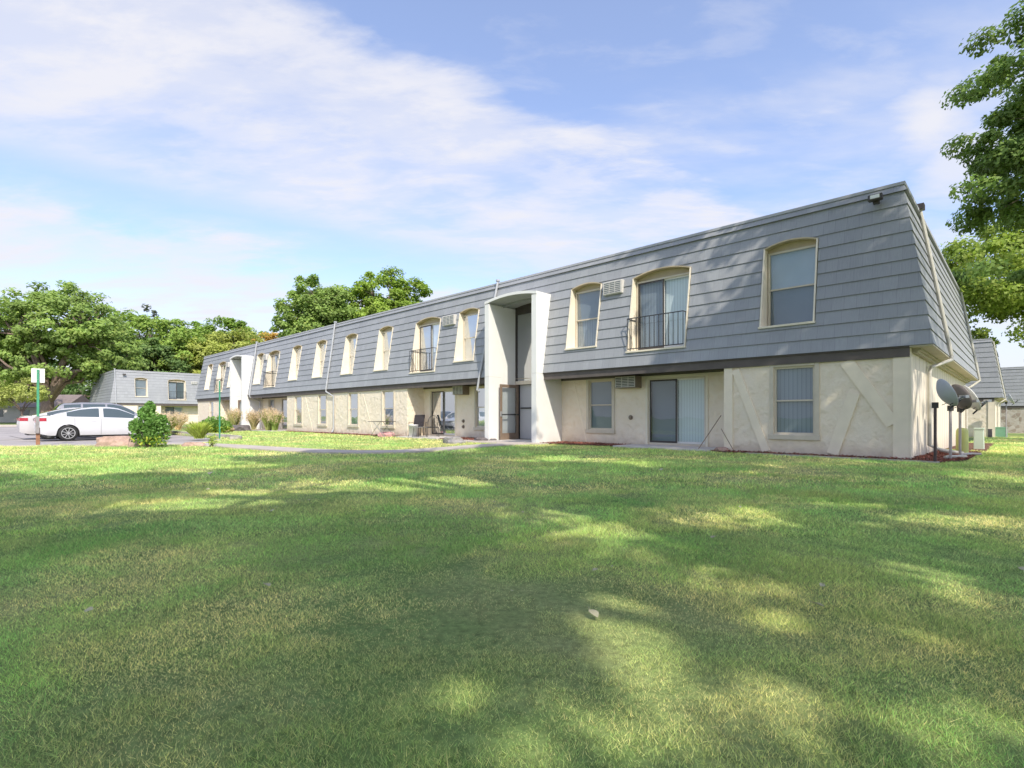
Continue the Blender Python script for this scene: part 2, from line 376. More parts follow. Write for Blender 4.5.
def slider(par, d, a0, a1, z0, z1, blinds=('bl_dark', 'bl_pale'), frame='tan', fw=.05, dark_right=None):
    """sliding glass door; the leaf of larger a is the screen side"""
    am = (a0+a1)/2
    mb = MB(); mb.box(d-.04, d+.06, a0, a0+fw, z0, z1); mb.box(d-.04, d+.06, a1-fw, a1, z0, z1); mb.box(d-.04, d+.06, a0+fw, a1-fw, z0, z0+.05); mb.box(d-.04, d+.06, a0+fw, a1-fw, z1-fw, z1)
    mb.build('frame', M[frame], par, bevel=.004)
    for k, (p, q, dd) in enumerate(((am-.02, a1-fw, d-.025), (a0+fw, am+.02, d+.02))):
        s = MB(); s.box(dd-.012, dd+.012, p, p+.04, z0+.05, z1-fw); s.box(dd-.012, dd+.012, q-.04, q, z0+.05, z1-fw); s.box(dd-.012, dd+.012, p+.04, q-.04, z0+.05, z0+.11); s.box(dd-.012, dd+.012, p+.04, q-.04, z1-fw-.05, z1-fw)
        s.build('sliding_leaf', M['bronze' if (k == 0 and frame == 'tan') else 'white'], par)
        MB().quad((dd, p+.04, z0+.11), (dd, q-.04, z0+.11), (dd, q-.04, z1-fw-.05), (dd, p+.04, z1-fw-.05)).build('pane', M['glass'], par)
        MB().quad((d+.09, p, z0), (d+.09, q, z0), (d+.09, q, z1), (d+.09, p, z1)).build('curtain', M[blinds[k]], par)
    MB().box(d-.06, d-.038, a1-fw-.05, a1-fw-.02, z0+.9, z0+1.15).build('handle', M['bronze'], par)
WP = .55                                      # plane of the upper windows, measured from the wall line
def surround(par, op):
    """deep arched surround through the sloping siding"""
    a0, a1, zs, zt, rise = op; t = .035
    def s(z): return -EAVE+off(z)-.042
    for a, da in ((a0, t), (a1-t, t)):
        MB().prism([(s(zs), a, zs), (WP+.05, a, zs), (WP+.05, a, zt+.02), (s(zt), a, zt+.02)], (0, da, 0)).build('cheek', M['cream'], par)
    mb = MB(); n = 12
    for k in range(n):
        p, q = a0+(a1-a0)*k/n, a0+(a1-a0)*(k+1)/n; zp, zq = arch(op, p), arch(op, q)
        A = [(s(zp), p, zp), (s(zq), q, zq), (WP+.05, q, zq), (WP+.05, p, zp)]
        mb.prism(A, (0, 0, .035))
        mb.quad((WP, p, zt-.09), (WP, q, zt-.09), (WP, q, zq), (WP, p, zp))
    mb.build('arched_head', M['headtan_shaded'], par)
    MB().prism([(s(zs)-.03, a0-.02, zs-.05), (WP+.05, a0-.02, zs-.02), (WP+.05, a0-.02, zs+.03), (s(zs)-.03, a0-.02, zs)], (0, a1-a0+.04, 0)).build('sill', M['cream'], par)
def upper_window(b, a0, a1, zs=3.27, blinds=('mid', 'bl_grey')):
    op = (a0, a1, zs, 5.33, .13); w = empty('window', (0, 0, 0), 0, b)
    surround(w, op); sash(w, WP-.03, a0+.05, a1-.05, zs+.03, 5.27, 'cream' if 0 else 'tan', blinds)
    return op
def balcony(b, a0, a1, zs=2.97, blinds=('bl_dark', 'bl_pale')):
    op = (a0, a1, zs, 5.27, .17); w = empty('balcony_door', (0, 0, 0), 0, b)
    surround(w, op); slider(w, WP-.05, a0+.05, a1-.05, zs+.03, 5.20, blinds, 'tan')
    mb = MB(); d = -.09; zt = zs+1.0; n = 12
    p, q = a0+.05, a1-.05
    for z in (zs+.06, zt): mb.box(d-.012, d+.012, p, q, z-.014, z+.014)
    for k in range(n+1):
        a = p+(q-p)*k/n; mb.box(d-.008, d+.008, a-.008, a+.008, zs+.05, zt)
    for a in (p, q): mb.box(d+.0125, WP-.12, a-.011, a+.011, zt-.013, zt+.013); mb.box(d+.16, d+.176, a-.008, a+.008, zs+.03, zt-.013)
    mb.build('railing', M['rail'], w); return op
def ac_unit(b, d, a0, a1, z0, z1, out=.33, case='acwhite', dark=True):
    w = MB().box(d-out, d+.02, a0, a1, z0, z1).build('air_conditioner', M[case], b, bevel=.01)
    f = d-out
    MB().box(f-.006, f-.001, a0+.04, a1-.04, z0+.04, z1-.04).build('coil_opening', M['plastic'] if dark else M['mid'], w)
    g = MB(); n = 6
    for k in range(n+1):
        z = z0+.04+(z1-z0-.08)*k/n; g.box(f-.02, f-.007, a0+.03, a1-.03, z-.012, z+.012)
    for k in range(4):
        a = a0+.035+(a1-a0-.07)*k/3; g.box(f-.026, f-.0205, a-.012, a+.012, z0+.02, z1-.02)
    g.build('grille', M['acwhite'], w); return w
def ground_window(b, d, a0, a1, z0=.5, z1=2.2, blinds=('bl_grey', 'bl_grey')):
    w = empty('window', (0, 0, 0), 0, b); c = .10
    sash(w, d+.06, a0, a1, z0, z1, 'tan', blinds)
    mb = MB(); mb.box(d-.03, d+.02, a0-c, a0-.001, z0-.0, z1+.06); mb.box(d-.03, d+.02, a1+.001, a1+c, z0, z1+.06); mb.box(d-.03, d+.02, a0, a1, z1+.001, z1+.06)
    mb.build('casing', M['tan'], w, bevel=.005)
    MB().box(d-.06, d+.02, a0-c-.02, a1+c+.02, z0-.13, z0-.002).build('sill', M['tan'], w, bevel=.008)
    return (a0, a1, z0, z1)
def downspout(b, a_top, a_bot, ground=True, wall_a=None, d_wall=-.05):
    mb = MB(); o = -EAVE-.07
    pts = [(o+off(Z1)+.02, a_top, Z1+.14), (o+off(Z1)-.02, a_top, Z1-.02)]+[(o+off(z), a_top+(a_bot-a_top)*(Z1-z)/(Z1-Z0), z) for z in (5, 4, 3)]+[(o, a_bot, Z0)]
    if ground: pts += [(o+.01, a_bot, Z0-.14), (d_wall-.02, wall_a, Z0-.42), (d_wall-.02, wall_a, .25), (d_wall-.12, wall_a, .08)]
    else: pts += [(o-.03, a_bot+.08, 2.0), (o+.06, a_bot+.05, 1.93)]
    mb.tube(pts, .045, 8); mb.tube([(pts[0][0], a_top, Z1+.1), (pts[0][0], a_top, Z1+.17)], .09, 8)
    return mb.build('downspout', M['pipe'], b, smooth=False)
def building(name, label, loc, rz, L, D, upper, ground, recess, towers=(), group=None, wallmat='stucco', endmat='boards', simple=False):
    b = empty(name, loc, rz); tag(b, label, 'building', group)
    ops = []
    for it in upper:
        k = it[0]
        ops.append(upper_window(b, it[1], it[2], blinds=it[3] if len(it) > 3 else ('mid', 'bl_grey')) if k == 'w' else balcony(b, it[1], it[2], blinds=it[3] if len(it) > 3 else ('bl_dark', 'bl_pale')))
    cuts = [(a-.015, c+.015, z-.04, t+.0, r) for a, c, z, t, r in ops]
    for t0, t1 in towers: cuts.append((t0+.2, t1-.2, 2.0, 5.2, .12))
    mb = MB(); courses(mb, lambda t, s, z: (-EAVE+s, t, z), lambda s: -SIDE+s, lambda s: L+SIDE-s, cuts)
    mb.build('mansard_front', M['siding'], b)
    mb = MB(); courses(mb, lambda t, s, z: (t, -SIDE+s, z), lambda s: -EAVE+s, lambda s: D+EAVE-s, [])
    mb.build('mansard_end', M['siding_end'], b)
    mb = MB(); courses(mb, lambda t, s, z: (t, L+SIDE-s, z), lambda s: -EAVE+s, lambda s: D+EAVE-s, [])
    courses(mb, lambda t, s, z: (D+EAVE-s, t, z), lambda s: -SIDE+s, lambda s: L+SIDE-s, [])
    mb.build('mansard_back', M['siding'], b)
    # roof and coping
    f, e = -EAVE+LEAN, -SIDE+LEAN; zc = Z1
    MB().quad((f, e, zc-.05), (D+EAVE-LEAN, e, zc-.05), (D+EAVE-LEAN, L-e, zc-.05), (f, L-e, zc-.05)).build('roof', M['roof'], b)
    mb = MB(); x0, x1, y0, y1 = f-.045, D-f+.045, e-.045, L-e+.045
    mb.box(x0, x0+.22, y0, y1, zc-.02, zc+.05); mb.box(x1-.22, x1, y0, y1, zc-.02, zc+.05); mb.box(x0+.22, x1-.22, y0, y0+.22, zc-.02, zc+.05); mb.box(x0+.22, x1-.22, y1-.22, y1, zc-.02, zc+.05)
    mb.build('coping', M['coping'], b)
    # soffits and frieze
    RD = .95
    gaps = [-SIDE-.01]+[q for t in towers for q in (t[0]+.1, t[1]-.1)]+[L+SIDE]
    mb = MB()
    for g0, g1 in zip(gaps[::2], gaps[1::2]): mb.box(-EAVE+.012, RD+.1, max(g0, .0), min(L, g1), Z0-.035, Z0-.004)
    mb.build('front_soffit', M['frieze'], b)
    MB().box(-EAVE+.012, D+EAVE, -SIDE-.01, -.001, Z0-.035, Z0-.004).build('soffit', M['soffit'], b)
    MB().box(-EAVE+.012, D+EAVE, L+.001, L+SIDE, Z0-.035, Z0-.004).build('soffit', M['soffit'], b)
    for g0, g1 in zip(gaps[::2], gaps[1::2]): MB().box(-.06, -.002, max(0, g0), min(L, g1), Z0-.24, Z0-.036).build('frieze', M['frieze'], b)
    mb = MB(); mb.box(.3, D, -.10, -.003, Z0-.13, Z0-.036); mb.box(.3, D, -.16, -.1, Z0-.08, Z0-.036); mb.build('end_moulding', M['soffit'], b)
    # ground floor walls
    segs = []; cur = 0
    for r0, r1 in recess: segs += [(cur, r0, 0)] if r0 > cur else []; segs.append((r0, r1, RD)); cur = r1
    if cur < L: segs.append((cur, L, 0))
    mb = MB()
    for s0, s1, d in segs:
        oo = []
        for it in ground:
            if not (s0 <= it[1] and it[2] <= s1): continue
            bl = it[3] if len(it) > 3 else ('bl_grey', 'bl_grey')
            if it[0] == 'w': oo.append(ground_window(b, d, it[1], it[2], blinds=bl))
            elif it[0] == 's':
                w = empty('patio_door', (0, 0, 0), 0, b); slider(w, d+.06, it[1], it[2], .07, 2.17, bl); oo.append((it[1], it[2], .07, 2.17))
                cs = MB(); cs.box(d-.025, d+.02, it[1]-.07, it[1]-.001, .05, 2.24); cs.box(d-.025, d+.02, it[2]+.001, it[2]+.07, .05, 2.24); cs.box(d-.025, d+.02, it[1], it[2], 2.171, 2.24); cs.build('casing', M['cream'], w)
        for t0, t1 in towers:
            if s0 <= t0 and t1 <= s1: oo.append((t0+.2, t1-.2, -.3, Z0-.04))
        wall(mb, None, s0, s1, -.3, Z0-.036, lambda t, s, z, d=d: (d+s, t, z), oo)
        if d == RD:
            for a in (s0, s1): mb.quad((0, a, -.3), (RD, a, -.3), (RD, a, Z0-.036), (0, a, Z0-.036))
            tw = [t for t in towers if s0 <= t[0] and t[1] <= s1]; cur2 = s0
            for t in tw+[(s1, s1)]:
                MB().box(RD-.04, RD-.002, cur2+.01, t[0]-.01, Z0-.24, Z0-.036).build('frieze', M['frieze'], b); cur2 = t[1]
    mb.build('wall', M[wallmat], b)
    mb = MB(); mb.quad((0, 0, -.6), (D, 0, -.6), (D, 0, Z0-.036), (0, 0, Z0-.036)); mb.quad((0, L, -.6), (D, L, -.6), (D, L, Z0-.036), (0, L, Z0-.036)); mb.quad((D, 0, -.6), (D, L, -.6), (D, L, Z0-.036), (D, 0, Z0-.036))
    mb.build('end_wall', M[endmat], b)
    MB().box(-.04, -.002, 0, .30, -.3, Z0-.24).build('corner_board', M['trimwall'], b)
    MB().box(-.045, .16, -.03, -.002, -.3, Z0-.24).build('corner_board', M['trimwall'], b)
    return b, segs
def timber(b, p0, p1, d=0.0, w=.15, proud=.034):
    """flat trim board on the wall between two (a, z) points"""
    (a0, z0), (a1, z1) = p0, p1; v = Vector((a1-a0, z1-z0)).normalized(); n = Vector((-v.y, v.x))*w/2
    x = d-proud
    pts = [(x, a0+n.x, z0+n.y), (x, a1+n.x, z1+n.y), (x, a1-n.x, z1-n.y), (x, a0-n.x, z0-n.y)]
    return MB().prism(pts, (proud+.006, 0, 0))
def tower(b, t0, t1, full=True):
    w = empty('entrance_portal', (0, 0, 0), 0, b); F_ = -.45; zt = 5.25; th = .24; n = 14; rise = .14
    for a in (t0, t1-th):
        MB().box(F_, 1.05, a, a+th, -.3, zt).build('side_panel', M['entry'], w, bevel=.006)
    op = (t0, t1, 0, zt+.004, rise)
    mb = MB()
    for k in range(n):
        p, q = t0+(t1-t0)*k/n, t0+(t1-t0)*(k+1)/n; zp, zq = arch(op, p), arch(op, q)
        mb.prism([(F_-.012, p, zp), (F_-.012, q, zq), (1.05, q, zq), (1.05, p, zp)], (0, 0, .10))
    mb.build('arched_canopy', M['entry'], w)
    for a in (t0, t1-th): MB().box(F_-.003, .2, a-.003, a+th+.003, 2.47, 2.482).build('panel_joint', M['acwhite'], w)
    mb = MB()
    for k in range(n):
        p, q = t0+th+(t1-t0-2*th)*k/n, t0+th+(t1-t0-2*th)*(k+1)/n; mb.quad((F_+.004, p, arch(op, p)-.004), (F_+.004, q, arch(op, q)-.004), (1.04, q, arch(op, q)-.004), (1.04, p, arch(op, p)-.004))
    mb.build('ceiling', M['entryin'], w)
    i0, i1 = t0+th, t1-th; d = 1.05
    fr = MB()
    for a in (i0, (i0+i1)/2-.03, i1-.06): fr.box(d-.04, d+.06, a, a+.06, 2.36, zt-.16)
    fr.box(d-.04, d+.06, i0, i1, zt-.24, zt+.2)
    fr.build('glazing_frame', M['bronze'], w)
    MB().box(d-.05, d+.07, i0, i1, 2.22, 2.36).build('transom_board', M['tan'], w)
    MB().quad((d, i0, 2.36), (d, i1, 2.36), (d, i1, zt-.2), (d, i0, zt-.2)).build('upper_glazing', M['glass'], w)
    fr = MB(); fr.box(d-.04, d+.06, i0, i0+.06, 0.02, 2.22); fr.box(d-.04, d+.06, i1-.06, i1, .02, 2.22); fr.build('door_frame', M['brownframe'], w)
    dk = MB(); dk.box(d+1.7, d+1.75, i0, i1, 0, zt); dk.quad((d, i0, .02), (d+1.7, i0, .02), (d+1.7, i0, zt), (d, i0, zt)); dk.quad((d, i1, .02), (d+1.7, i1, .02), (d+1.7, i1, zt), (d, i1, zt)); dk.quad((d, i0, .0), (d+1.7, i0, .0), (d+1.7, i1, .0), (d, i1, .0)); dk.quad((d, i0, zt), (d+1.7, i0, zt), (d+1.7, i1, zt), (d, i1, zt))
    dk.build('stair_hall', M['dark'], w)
    MB().box(d+.9, d+1.0, i0, i1, 2.30, 2.52).build('floor_edge', M['mid'], w)
    MB().box(d-.12, d+.0, i0, i1, 0, .05).build('threshold', M['curb'], w)
    if full:
        # fixed inner leaf, pale grey with a push bar
        for l0, l1 in ((i0+.07, i0+1.0), (i0+1.06, i1-.12)):
            lf_ = MB().box(d+.10, d+.14, l0, l1, .06, 2.21).build('closed_leaf', M['greydoor'], w)
            g = MB(); g.box(d+.06, d+.085, l0+.12, l1-.06, 1.26, 1.31); g.tube([(d+.07, l0+.14, 1.28), (d+.06, l0+.08, 1.33), (d+.06, l0+.07, 1.42)], .022, 6); g.build('push_bar', M['plastic'], lf_)
        # open glass leaf standing straight out from its hinge beside the left panel
        hx, ha = d-.02, i1-.14
        lf = MB(); x0, x1 = hx-1.02, hx
        lf.box(x0, x0+.1, ha-.022, ha+.022, .05, 2.2); lf.box(x1-.1, x1, ha-.022, ha+.022, .05, 2.2); lf.box(x0+.1, x1-.1, ha-.022, ha+.022, .05, .3); lf.box(x0+.1, x1-.1, ha-.022, ha+.022, 2.08, 2.2)
        lo = lf.build('open_leaf', M['brownframe'], w)
        MB().quad((x0+.1, ha, .3), (x1-.1, ha, .3), (x1-.1, ha, 2.08), (x0+.1, ha, 2.08)).build('pane', M['glass'], w)
        MB().box(x0+.03, x1-.05, ha-.075, ha-.05, 1.0, 1.05).build('push_bar', M['plastic'], w)
        MB().box(x0-.005, x0+.05, ha-.06, ha-.023, .95, 1.15).build('handle', M['alu'], w)
    return w
G1 = ('mid', 'bl_grey')
upper = [('w', 1.87, 3.15, ('shade', 'mid')), ('b', 5.16, 7.09, ('bl_grey', 'bl_pale')), ('w', 8.26, 9.53, ('mid', 'bl_grey')), ('w', 14.28, 15.52), ('b', 16.78, 18.64, ('bl_grey', 'bl_pale')),
         ('w', 20.58, 21.82), ('w', 23.98, 25.22), ('w', 27.45, 28.70), ('w', 30.78, 32.04), ('b', 34.05, 35.92), ('w', 36.75, 38.0), ('w', 42.25, 43.45), ('b', 44.5, 46.35), ('w', 47.95, 49.15)]
ground = [('w', 1.86, 2.80), ('s', 5.0, 6.92, ('mid', 'bl_pale')), ('w', 8.27, 9.24, ('mid', 'mid')), ('w', 14.25, 15.18, ('mid', 'bl_pale')), ('s', 16.58, 18.38, ('bl_dark', 'bl_dark')),
          ('w', 20.05, 21.0, ('mid', 'bl_dark')), ('w', 23.38, 24.33, ('mid', 'mid')), ('w', 26.9, 27.85, ('mid', 'bl_dark')), ('w', 30.08, 31.05, ('mid', 'mid')), ('s', 33.6, 35.3, ('bl_dark', 'bl_dark')), ('w', 36.65, 37.6, ('mid', 'mid')), ('w', 42.4, 43.3, ('mid', 'mid')), ('w', 46.7, 47.7, ('mid', 'bl_dark'))]
TW = [(10.47, 13.13), (38.78, 41.42)]
main, segs = building('apartment_building', 'long two storey cream apartment building with grey mansard siding, arched windows and white entrance portals', (CX, CY, 0), math.atan2(VY, VX), 51.0, 15.3, upper, ground, [(4.06, 18.91), (32.22, 45.0)], TW)
tower(main, *TW[0]); tower(main, *TW[1])
for a0, a1, z0, z1 in ((7.41, 8.12, 4.90, 5.33), (15.72, 16.5, 4.90, 5.33), (36.1, 36.55, 4.9, 5.3), (43.75, 44.2, 4.9, 5.3)): ac_unit(main, off(4.9)-EAVE+.12, a0, a1, z0, z1, .22, 'acwhite', False)
ac_unit(main, .95, 7.15, 7.93, 1.88, 2.27, .36, 'acbrown'); ac_unit(main, .95, 15.62, 16.32, 1.9, 2.3, .36, 'acbrown')
TRIMS = (((3.76, 2.2), (2.98, .06), .2), ((1.2, 2.24), (.30, .78), .27), ((1.04, 1.5), (1.48, .06), .24))
for p_, q_, w_ in TRIMS:
    timber(main, p_, q_, 0, w_).build('trim_board', M['trimwall'], main)
for (a, b_, c_, d_, dd) in ((9.9, 2.2, 9.35, .05, .95), (14.1, 2.2, 13.5, 1.0, .95), (22.9, 2.2, 21.9, .1, 0), (26.5, .1, 25.2, 2.2, 0), (29.6, 2.2, 28.6, .1, 0)):
    timber(main, (a, b_), (c_, d_), dd, .05, .010).build('trim_board', M['trimwall'], main)
MB().box(-.034, -.002, 3.83, 4.06, .0, 2.25).build('corner_board', M['trimwall'], main)
downspout(main, 26.66, 26.6, True, 25.9); downspout(main, 13.3, 13.75, False); downspout(main, 38.45, 38.2, True, 38.3, .6)
for (a, z) in ((7.55, .92), (16.0, .75), (16.0, .5)):
    MB().lathe((.93, a, z), [(0, -.05), (.05, -.05), (.05, 0), (.08, 0), (.08, .02)], 10, 'x').build('vent_cap', M['acbrown'], main)
# floodlight near the top corner
fl = MB().box(.22, .34, .60, .72, 5.86, 6.02).build('floodlight', M['bronze'], main)
MB().box(.10, .24, .52, .80, 5.90, 6.04).build('lamp_housing', M['bronze'], fl, bevel=.02)
MB().box(.085, .099, .57, .75, 5.935, 6.015).build('lens', M['lamp'], fl)
# pipes on the end wall
e = MB(); yo = -SIDE-.06
e.tube([(2.8, yo+LEAN+.02, 6.32), (2.8, yo+LEAN, 6.2)]+[(2.8+.45*(6.2-z)/3.7, yo+off(z), z) for z in (5, 4, 3)]+[(3.25, yo, Z0), (3.2, yo, 2.40), (2.65, -.10, 2.20), (2.62, -.07, 2.05), (2.62, -.07, .22), (2.75, -.3, .1), (2.95, -.7, .03)], .045, 8)
e.build('downspout', M['pipe_end'], main)
MB().box(2.68, 2.92, yo+LEAN-.08, yo+LEAN+.3, 6.28, 6.42).build('scupper_head', M['bronze'], main)
MB().lathe((3.15, yo+LEAN+.35, 6.15), [(.06, 0), (.06, .32), (.13, .32), (.13, .42), (0, .46)], 12).build('roof_vent', M['bronze'], main)
MB().lathe((11.2, yo+LEAN+.3, 6.15), [(.06, 0), (.06, .32), (.13, .32), (.13, .42), (0, .46)], 12).build('roof_vent', M['bronze'], main)
e = MB(); e.tube([(14.9, yo+LEAN, 6.2)]+[(14.9+.2*(6.2-z)/3.7, yo+off(z), z) for z in (5, 4, 3)]+[(15.1, yo, Z0-.05), (14.8, -.2, 2.2), (14.4, -.08, 2.1), (14.4, -.08, .2)], .045, 8); e.build('downspout', M['pipe_end'], main)
e = MB()
for a in (10.9, 12.7): e.lathe((1.4, a, Z1-.06), [(.05, 0), (.05, .35)], 8)
e.build('plumbing_vent', M['pipe'], main)
# left background building
O = UV(72, 24)
lf, _ = building('apartment_building', 'shorter grey mansard apartment building behind the parked cars at the left', (O[0], O[1], 0), math.atan2(UY, UX), 26.7, 15, [('w', 23.5, 24.75), ('b', 19.55, 21.45, ('bl_grey', 'bl_dark')), ('w', 14, 15.2)],
                 [('w', 23.6, 24.5, ('shade', 'shade')), ('s', 19.7, 21.6, ('mid', 'shade'))], [(12.0, 22.2)])
ac_unit(lf, off(4.9)-EAVE+.12, 18.3, 18.95, 4.95, 5.3, .2, 'acwhite', False)
fl = MB().box(.10, .24, 25.6, 25.9, 5.7, 5.85).build('floodlight', M['bronze'], lf)
downspout(lf, 26.6, 26.55, True, 26.4)
for (v_, u_, dz, rr, lab, wm) in ((30.7, -.45, -.35, 0, 'grey mansard apartment building just beyond the near one, seen past its right end', 'stucco'), (56.0, -2.2, -.52, 0, 'farthest mansard apartment building at the right edge, with stone facing below', 'stone')):
    O = UV(u_, v_)
    bb, _ = building('apartment_building', lab, (O[0], O[1], dz), math.atan2(VY, VX), 30, 13, [('w', 8.26, 9.5)], [], [(4.06, 16)], wallmat=wm, endmat='stone' if wm == 'stone' else 'boards')
    e = MB(); e.tube([(2.6, yo+LEAN, 6.3)]+[(2.6+.4*(6.2-z)/3.7, yo+off(z), z) for z in (5, 4, 3)]+[(3., yo, Z0-.05), (2.6, -.08, 2.15), (2.6, -.08, .2)], .045, 8); e.build('downspout', M['pipe_end'], bb)
# ---------------------------------------------------------------- ground
def sheet(name, poly, z, mat, kind='structure', thick=0, **kw):
    mb = MB()
    if thick: mb.prism([(x, y, z-thick) for x, y in poly], (0, 0, thick))
    else: mb.quad(*[(x, y, z) for x, y in poly])
    o = mb.build(name, mat); tag(o, kind=kind, **kw); return o
xs = np.unique(np.concatenate([np.linspace(-3000, -120, 14), np.linspace(-120, -20, 26), np.linspace(-20, 20, 81), np.linspace(20, 120, 51), np.linspace(120, 3000, 14)]))
ys = np.unique(np.concatenate([np.linspace(-300, -12, 8), np.linspace(-12, 30, 85), np.linspace(30, 120, 46), np.linspace(120, 4000, 14)]))
LOT = [(-120, 10), (-40, 14.3), (-17.6, 16.9), (-12.4, 17.7), (-11.2, 19.2), (-11.9, 21.6), (-13.4, 24.2), (-45.0, 54.8), (-58, 53.0), (-120, 60)]
LOTZ = -.09
def inp(x, y, poly):
    c = False; n = len(poly)
    for i in range(n):
        (x1, y1), (x2, y2) = poly[i], poly[(i+1) % n]
        if (y1 > y) != (y2 > y) and x < (x2-x1)*(y-y1)/(y2-y1)+x1: c = not c
    return c
MB().grid([[(x, y, gz(x, y)-(.25 if x < -10 and 9 < y < 61 and inp(x, y, LOT) else 0)+.008*math.sin(x*1.7+math.cos(y*1.3)*2)*math.cos(y*1.1)-.008) for x in xs] for y in ys]).build('lawn', M['lawn'], smooth=True)['kind'] = 'structure'
sheet('parking_lot', [(-125, 9.5), (-40, 13.9), (-17.5, 16.6), (-12.2, 17.4), (-10.9, 19.2), (-11.6, 21.7), (-13.1, 24.3), (-44.6, 55.1), (-58, 53.4), (-125, 60.4)], LOTZ, M['asphalt'])
sheet('far_parking_lot', [(-200, 78), (-70, 84), (-74, 108), (-200, 108)], .02, M['asphalt'])
def strip(pts, w):
    """polyline to polygon of width w"""
    L_, R_ = [], []
    for i, p in enumerate(pts):
        a = Vector(pts[max(0, i-1)]); b = Vector(pts[min(len(pts)-1, i+1)]); d = (b-a).normalized(); n = Vector((-d.y, d.x))*w/2; p = Vector(p)
        L_.append(tuple(p+n)); R_.append(tuple(p-n))
    return L_+R_[::-1]
def bez(pts, n=8):
    out = []
    for i in range(len(pts)-1):
        p0, p1, p2, p3 = [Vector(pts[max(0, min(len(pts)-1, j))]) for j in (i-1, i, i+1, i+2)]
        for k in range(n):
            t = k/n; out.append(tuple(.5*((2*p1)+(p2-p0)*t+(2*p0-5*p1+4*p2-p3)*t*t+(3*p1-p0-3*p2+p3)*t**3)))
    out.append(tuple(pts[-1])); return out
def ribbon(name, pts, w, z, thick, mat, parent=None, joints=0):
    mb = MB(); p = bez(pts); poly = strip(p, w); n = len(p)
    for i in range(n-1):
        a, b, c, d = poly[i], poly[i+1], poly[2*n-2-i], poly[2*n-1-i]
        mb.prism([(q[0], q[1], z-thick) for q in (d, c, b, a)], (0, 0, thick))
    return mb.build(name, mat, parent)
WALK = [(-13.0, 17.9), (-11.0, 17.9), (-9.2, 16.9), (-7.3, 15.6), (-5.6, 14.5), (-4.2, 13.95), (-2.9, 14.2), (-1.9, 15.3), (-.9, 16.9), (.2, 18.3), (1.1, 19.1)]
tag(ribbon('sidewalk', WALK, .95, .035, .1, M['concrete']), kind='structure')
ribbon('curb', [(-60, 12.9), (-40, 14.0), (-17.6, 16.75), (-13.6, 17.35)], .16, .03, .2, M['curb'])['kind'] = 'structure'
ribbon('curb', [(-11.6, 21.9), (-13.2, 24.4), (-28, 38.6), (-44.8, 55.0)], .16, .12, .2, M['curb'])['kind'] = 'structure'
ribbon('curb', [(-45, 55), (-58, 53.2), (-120, 60.2)], .2, .12, .2, M['curb'])['kind'] = 'structure'
def uvpoly(l): return [UV(u, v) for u, v in l]
sheet('patio_slab', uvpoly([(4.3, .93), (4.3, -.35), (7.4, -.35), (7.4, .93)]), .05, M['slab'], thick=.15)
sheet('patio_slab', uvpoly([(15.9, .93), (15.9, -.65), (18.85, -.65), (18.85, .93)]), .05, M['slab'], thick=.15)
sheet('patio_slab', uvpoly([(32.4, .93), (32.4, -.9), (35.8, -.9), (35.8, .93)]), .05, M['slab'], thick=.15)
sheet('entrance_step', uvpoly([(10.72, 1.04), (10.72, -.43), (12.88, -.43), (12.88, 1.04)]), .045, M['slab'], thick=.15)
sheet('entrance_pad', uvpoly([(9.9, -.46), (10.3, -1.5), (13.9, -1.5), (14.2, -.46)]), .03, M['concrete'], thick=.1)
sheet('entrance_pad', uvpoly([(38.2, -.46), (38.2, -1.7), (42, -1.7), (42, -.46)]), .03, M['concrete'], thick=.1)
BEDS = [[(-.6, -.45), (4.25, -.42), (4.25, -.01), (-.001, -.01), (-.001, 5.2), (-.95, 5.2), (-.9, .5)], [(7.45, -.2), (10.4, -.45), (10.4, .94), (7.45, .94)],
        [(13.2, -.75), (15.8, -.6), (15.8, .93), (13.2, .93)], [(18.95, -.35), (32.1, -.4), (32.1, -.01), (18.95, -.01)], [(-.001, 6.5), (-.001, 15), (-.9, 15), (-1.0, 6.5)],
        [(35.9, -.9), (38.6, -1.6), (38.6, .9), (35.9, .9)], [(41.6, -1.6), (50.5, -2.2), (50.5, -.02), (41.6, -.02)]]
def zmul(x, y): return gz(x, y)
for bi, bp in enumerate(BEDS):
    P = uvpoly(bp); mb = MB(); mb.quad(*[(x, y, gz(x, y)+.02) for x, y in P]); tag(mb.build('mulch_bed', M['mulch']), kind='structure')
ribbon('curb', [UV(-.55, -.55), UV(1.3, -.52), UV(3.3, -.5)], .1, .03, .1, M['curb'])['kind'] = 'structure'
# ---------------------------------------------------------------- fast leaf / blade meshes
def np_mesh(name, V, nper, colors, mat, parent=None):
    """V (n*nper,3) -> n faces of nper verts; colors (n,3)"""
    n = len(V)//nper; me = bpy.data.meshes.new(name)
    me.vertices.add(len(V)); me.vertices.foreach_set('co', V.astype(np.float32).ravel())
    me.loops.add(len(V)); me.loops.foreach_set('vertex_index', np.arange(len(V), dtype=np.int32))
    me.polygons.add(n); me.polygons.foreach_set('loop_start', np.arange(0, len(V), nper, dtype=np.int32)); me.polygons.foreach_set('loop_total', np.full(n, nper, dtype=np.int32))
    at = me.color_attributes.new('tone', 'FLOAT_COLOR', 'POINT')
    c = np.ones((len(V), 4), np.float32); c[:, :3] = np.repeat(colors, nper, axis=0); at.data.foreach_set('color', c.ravel())
    me.update(); me.materials.append(mat); o = bpy.data.objects.new(name, me); return link(o, parent)
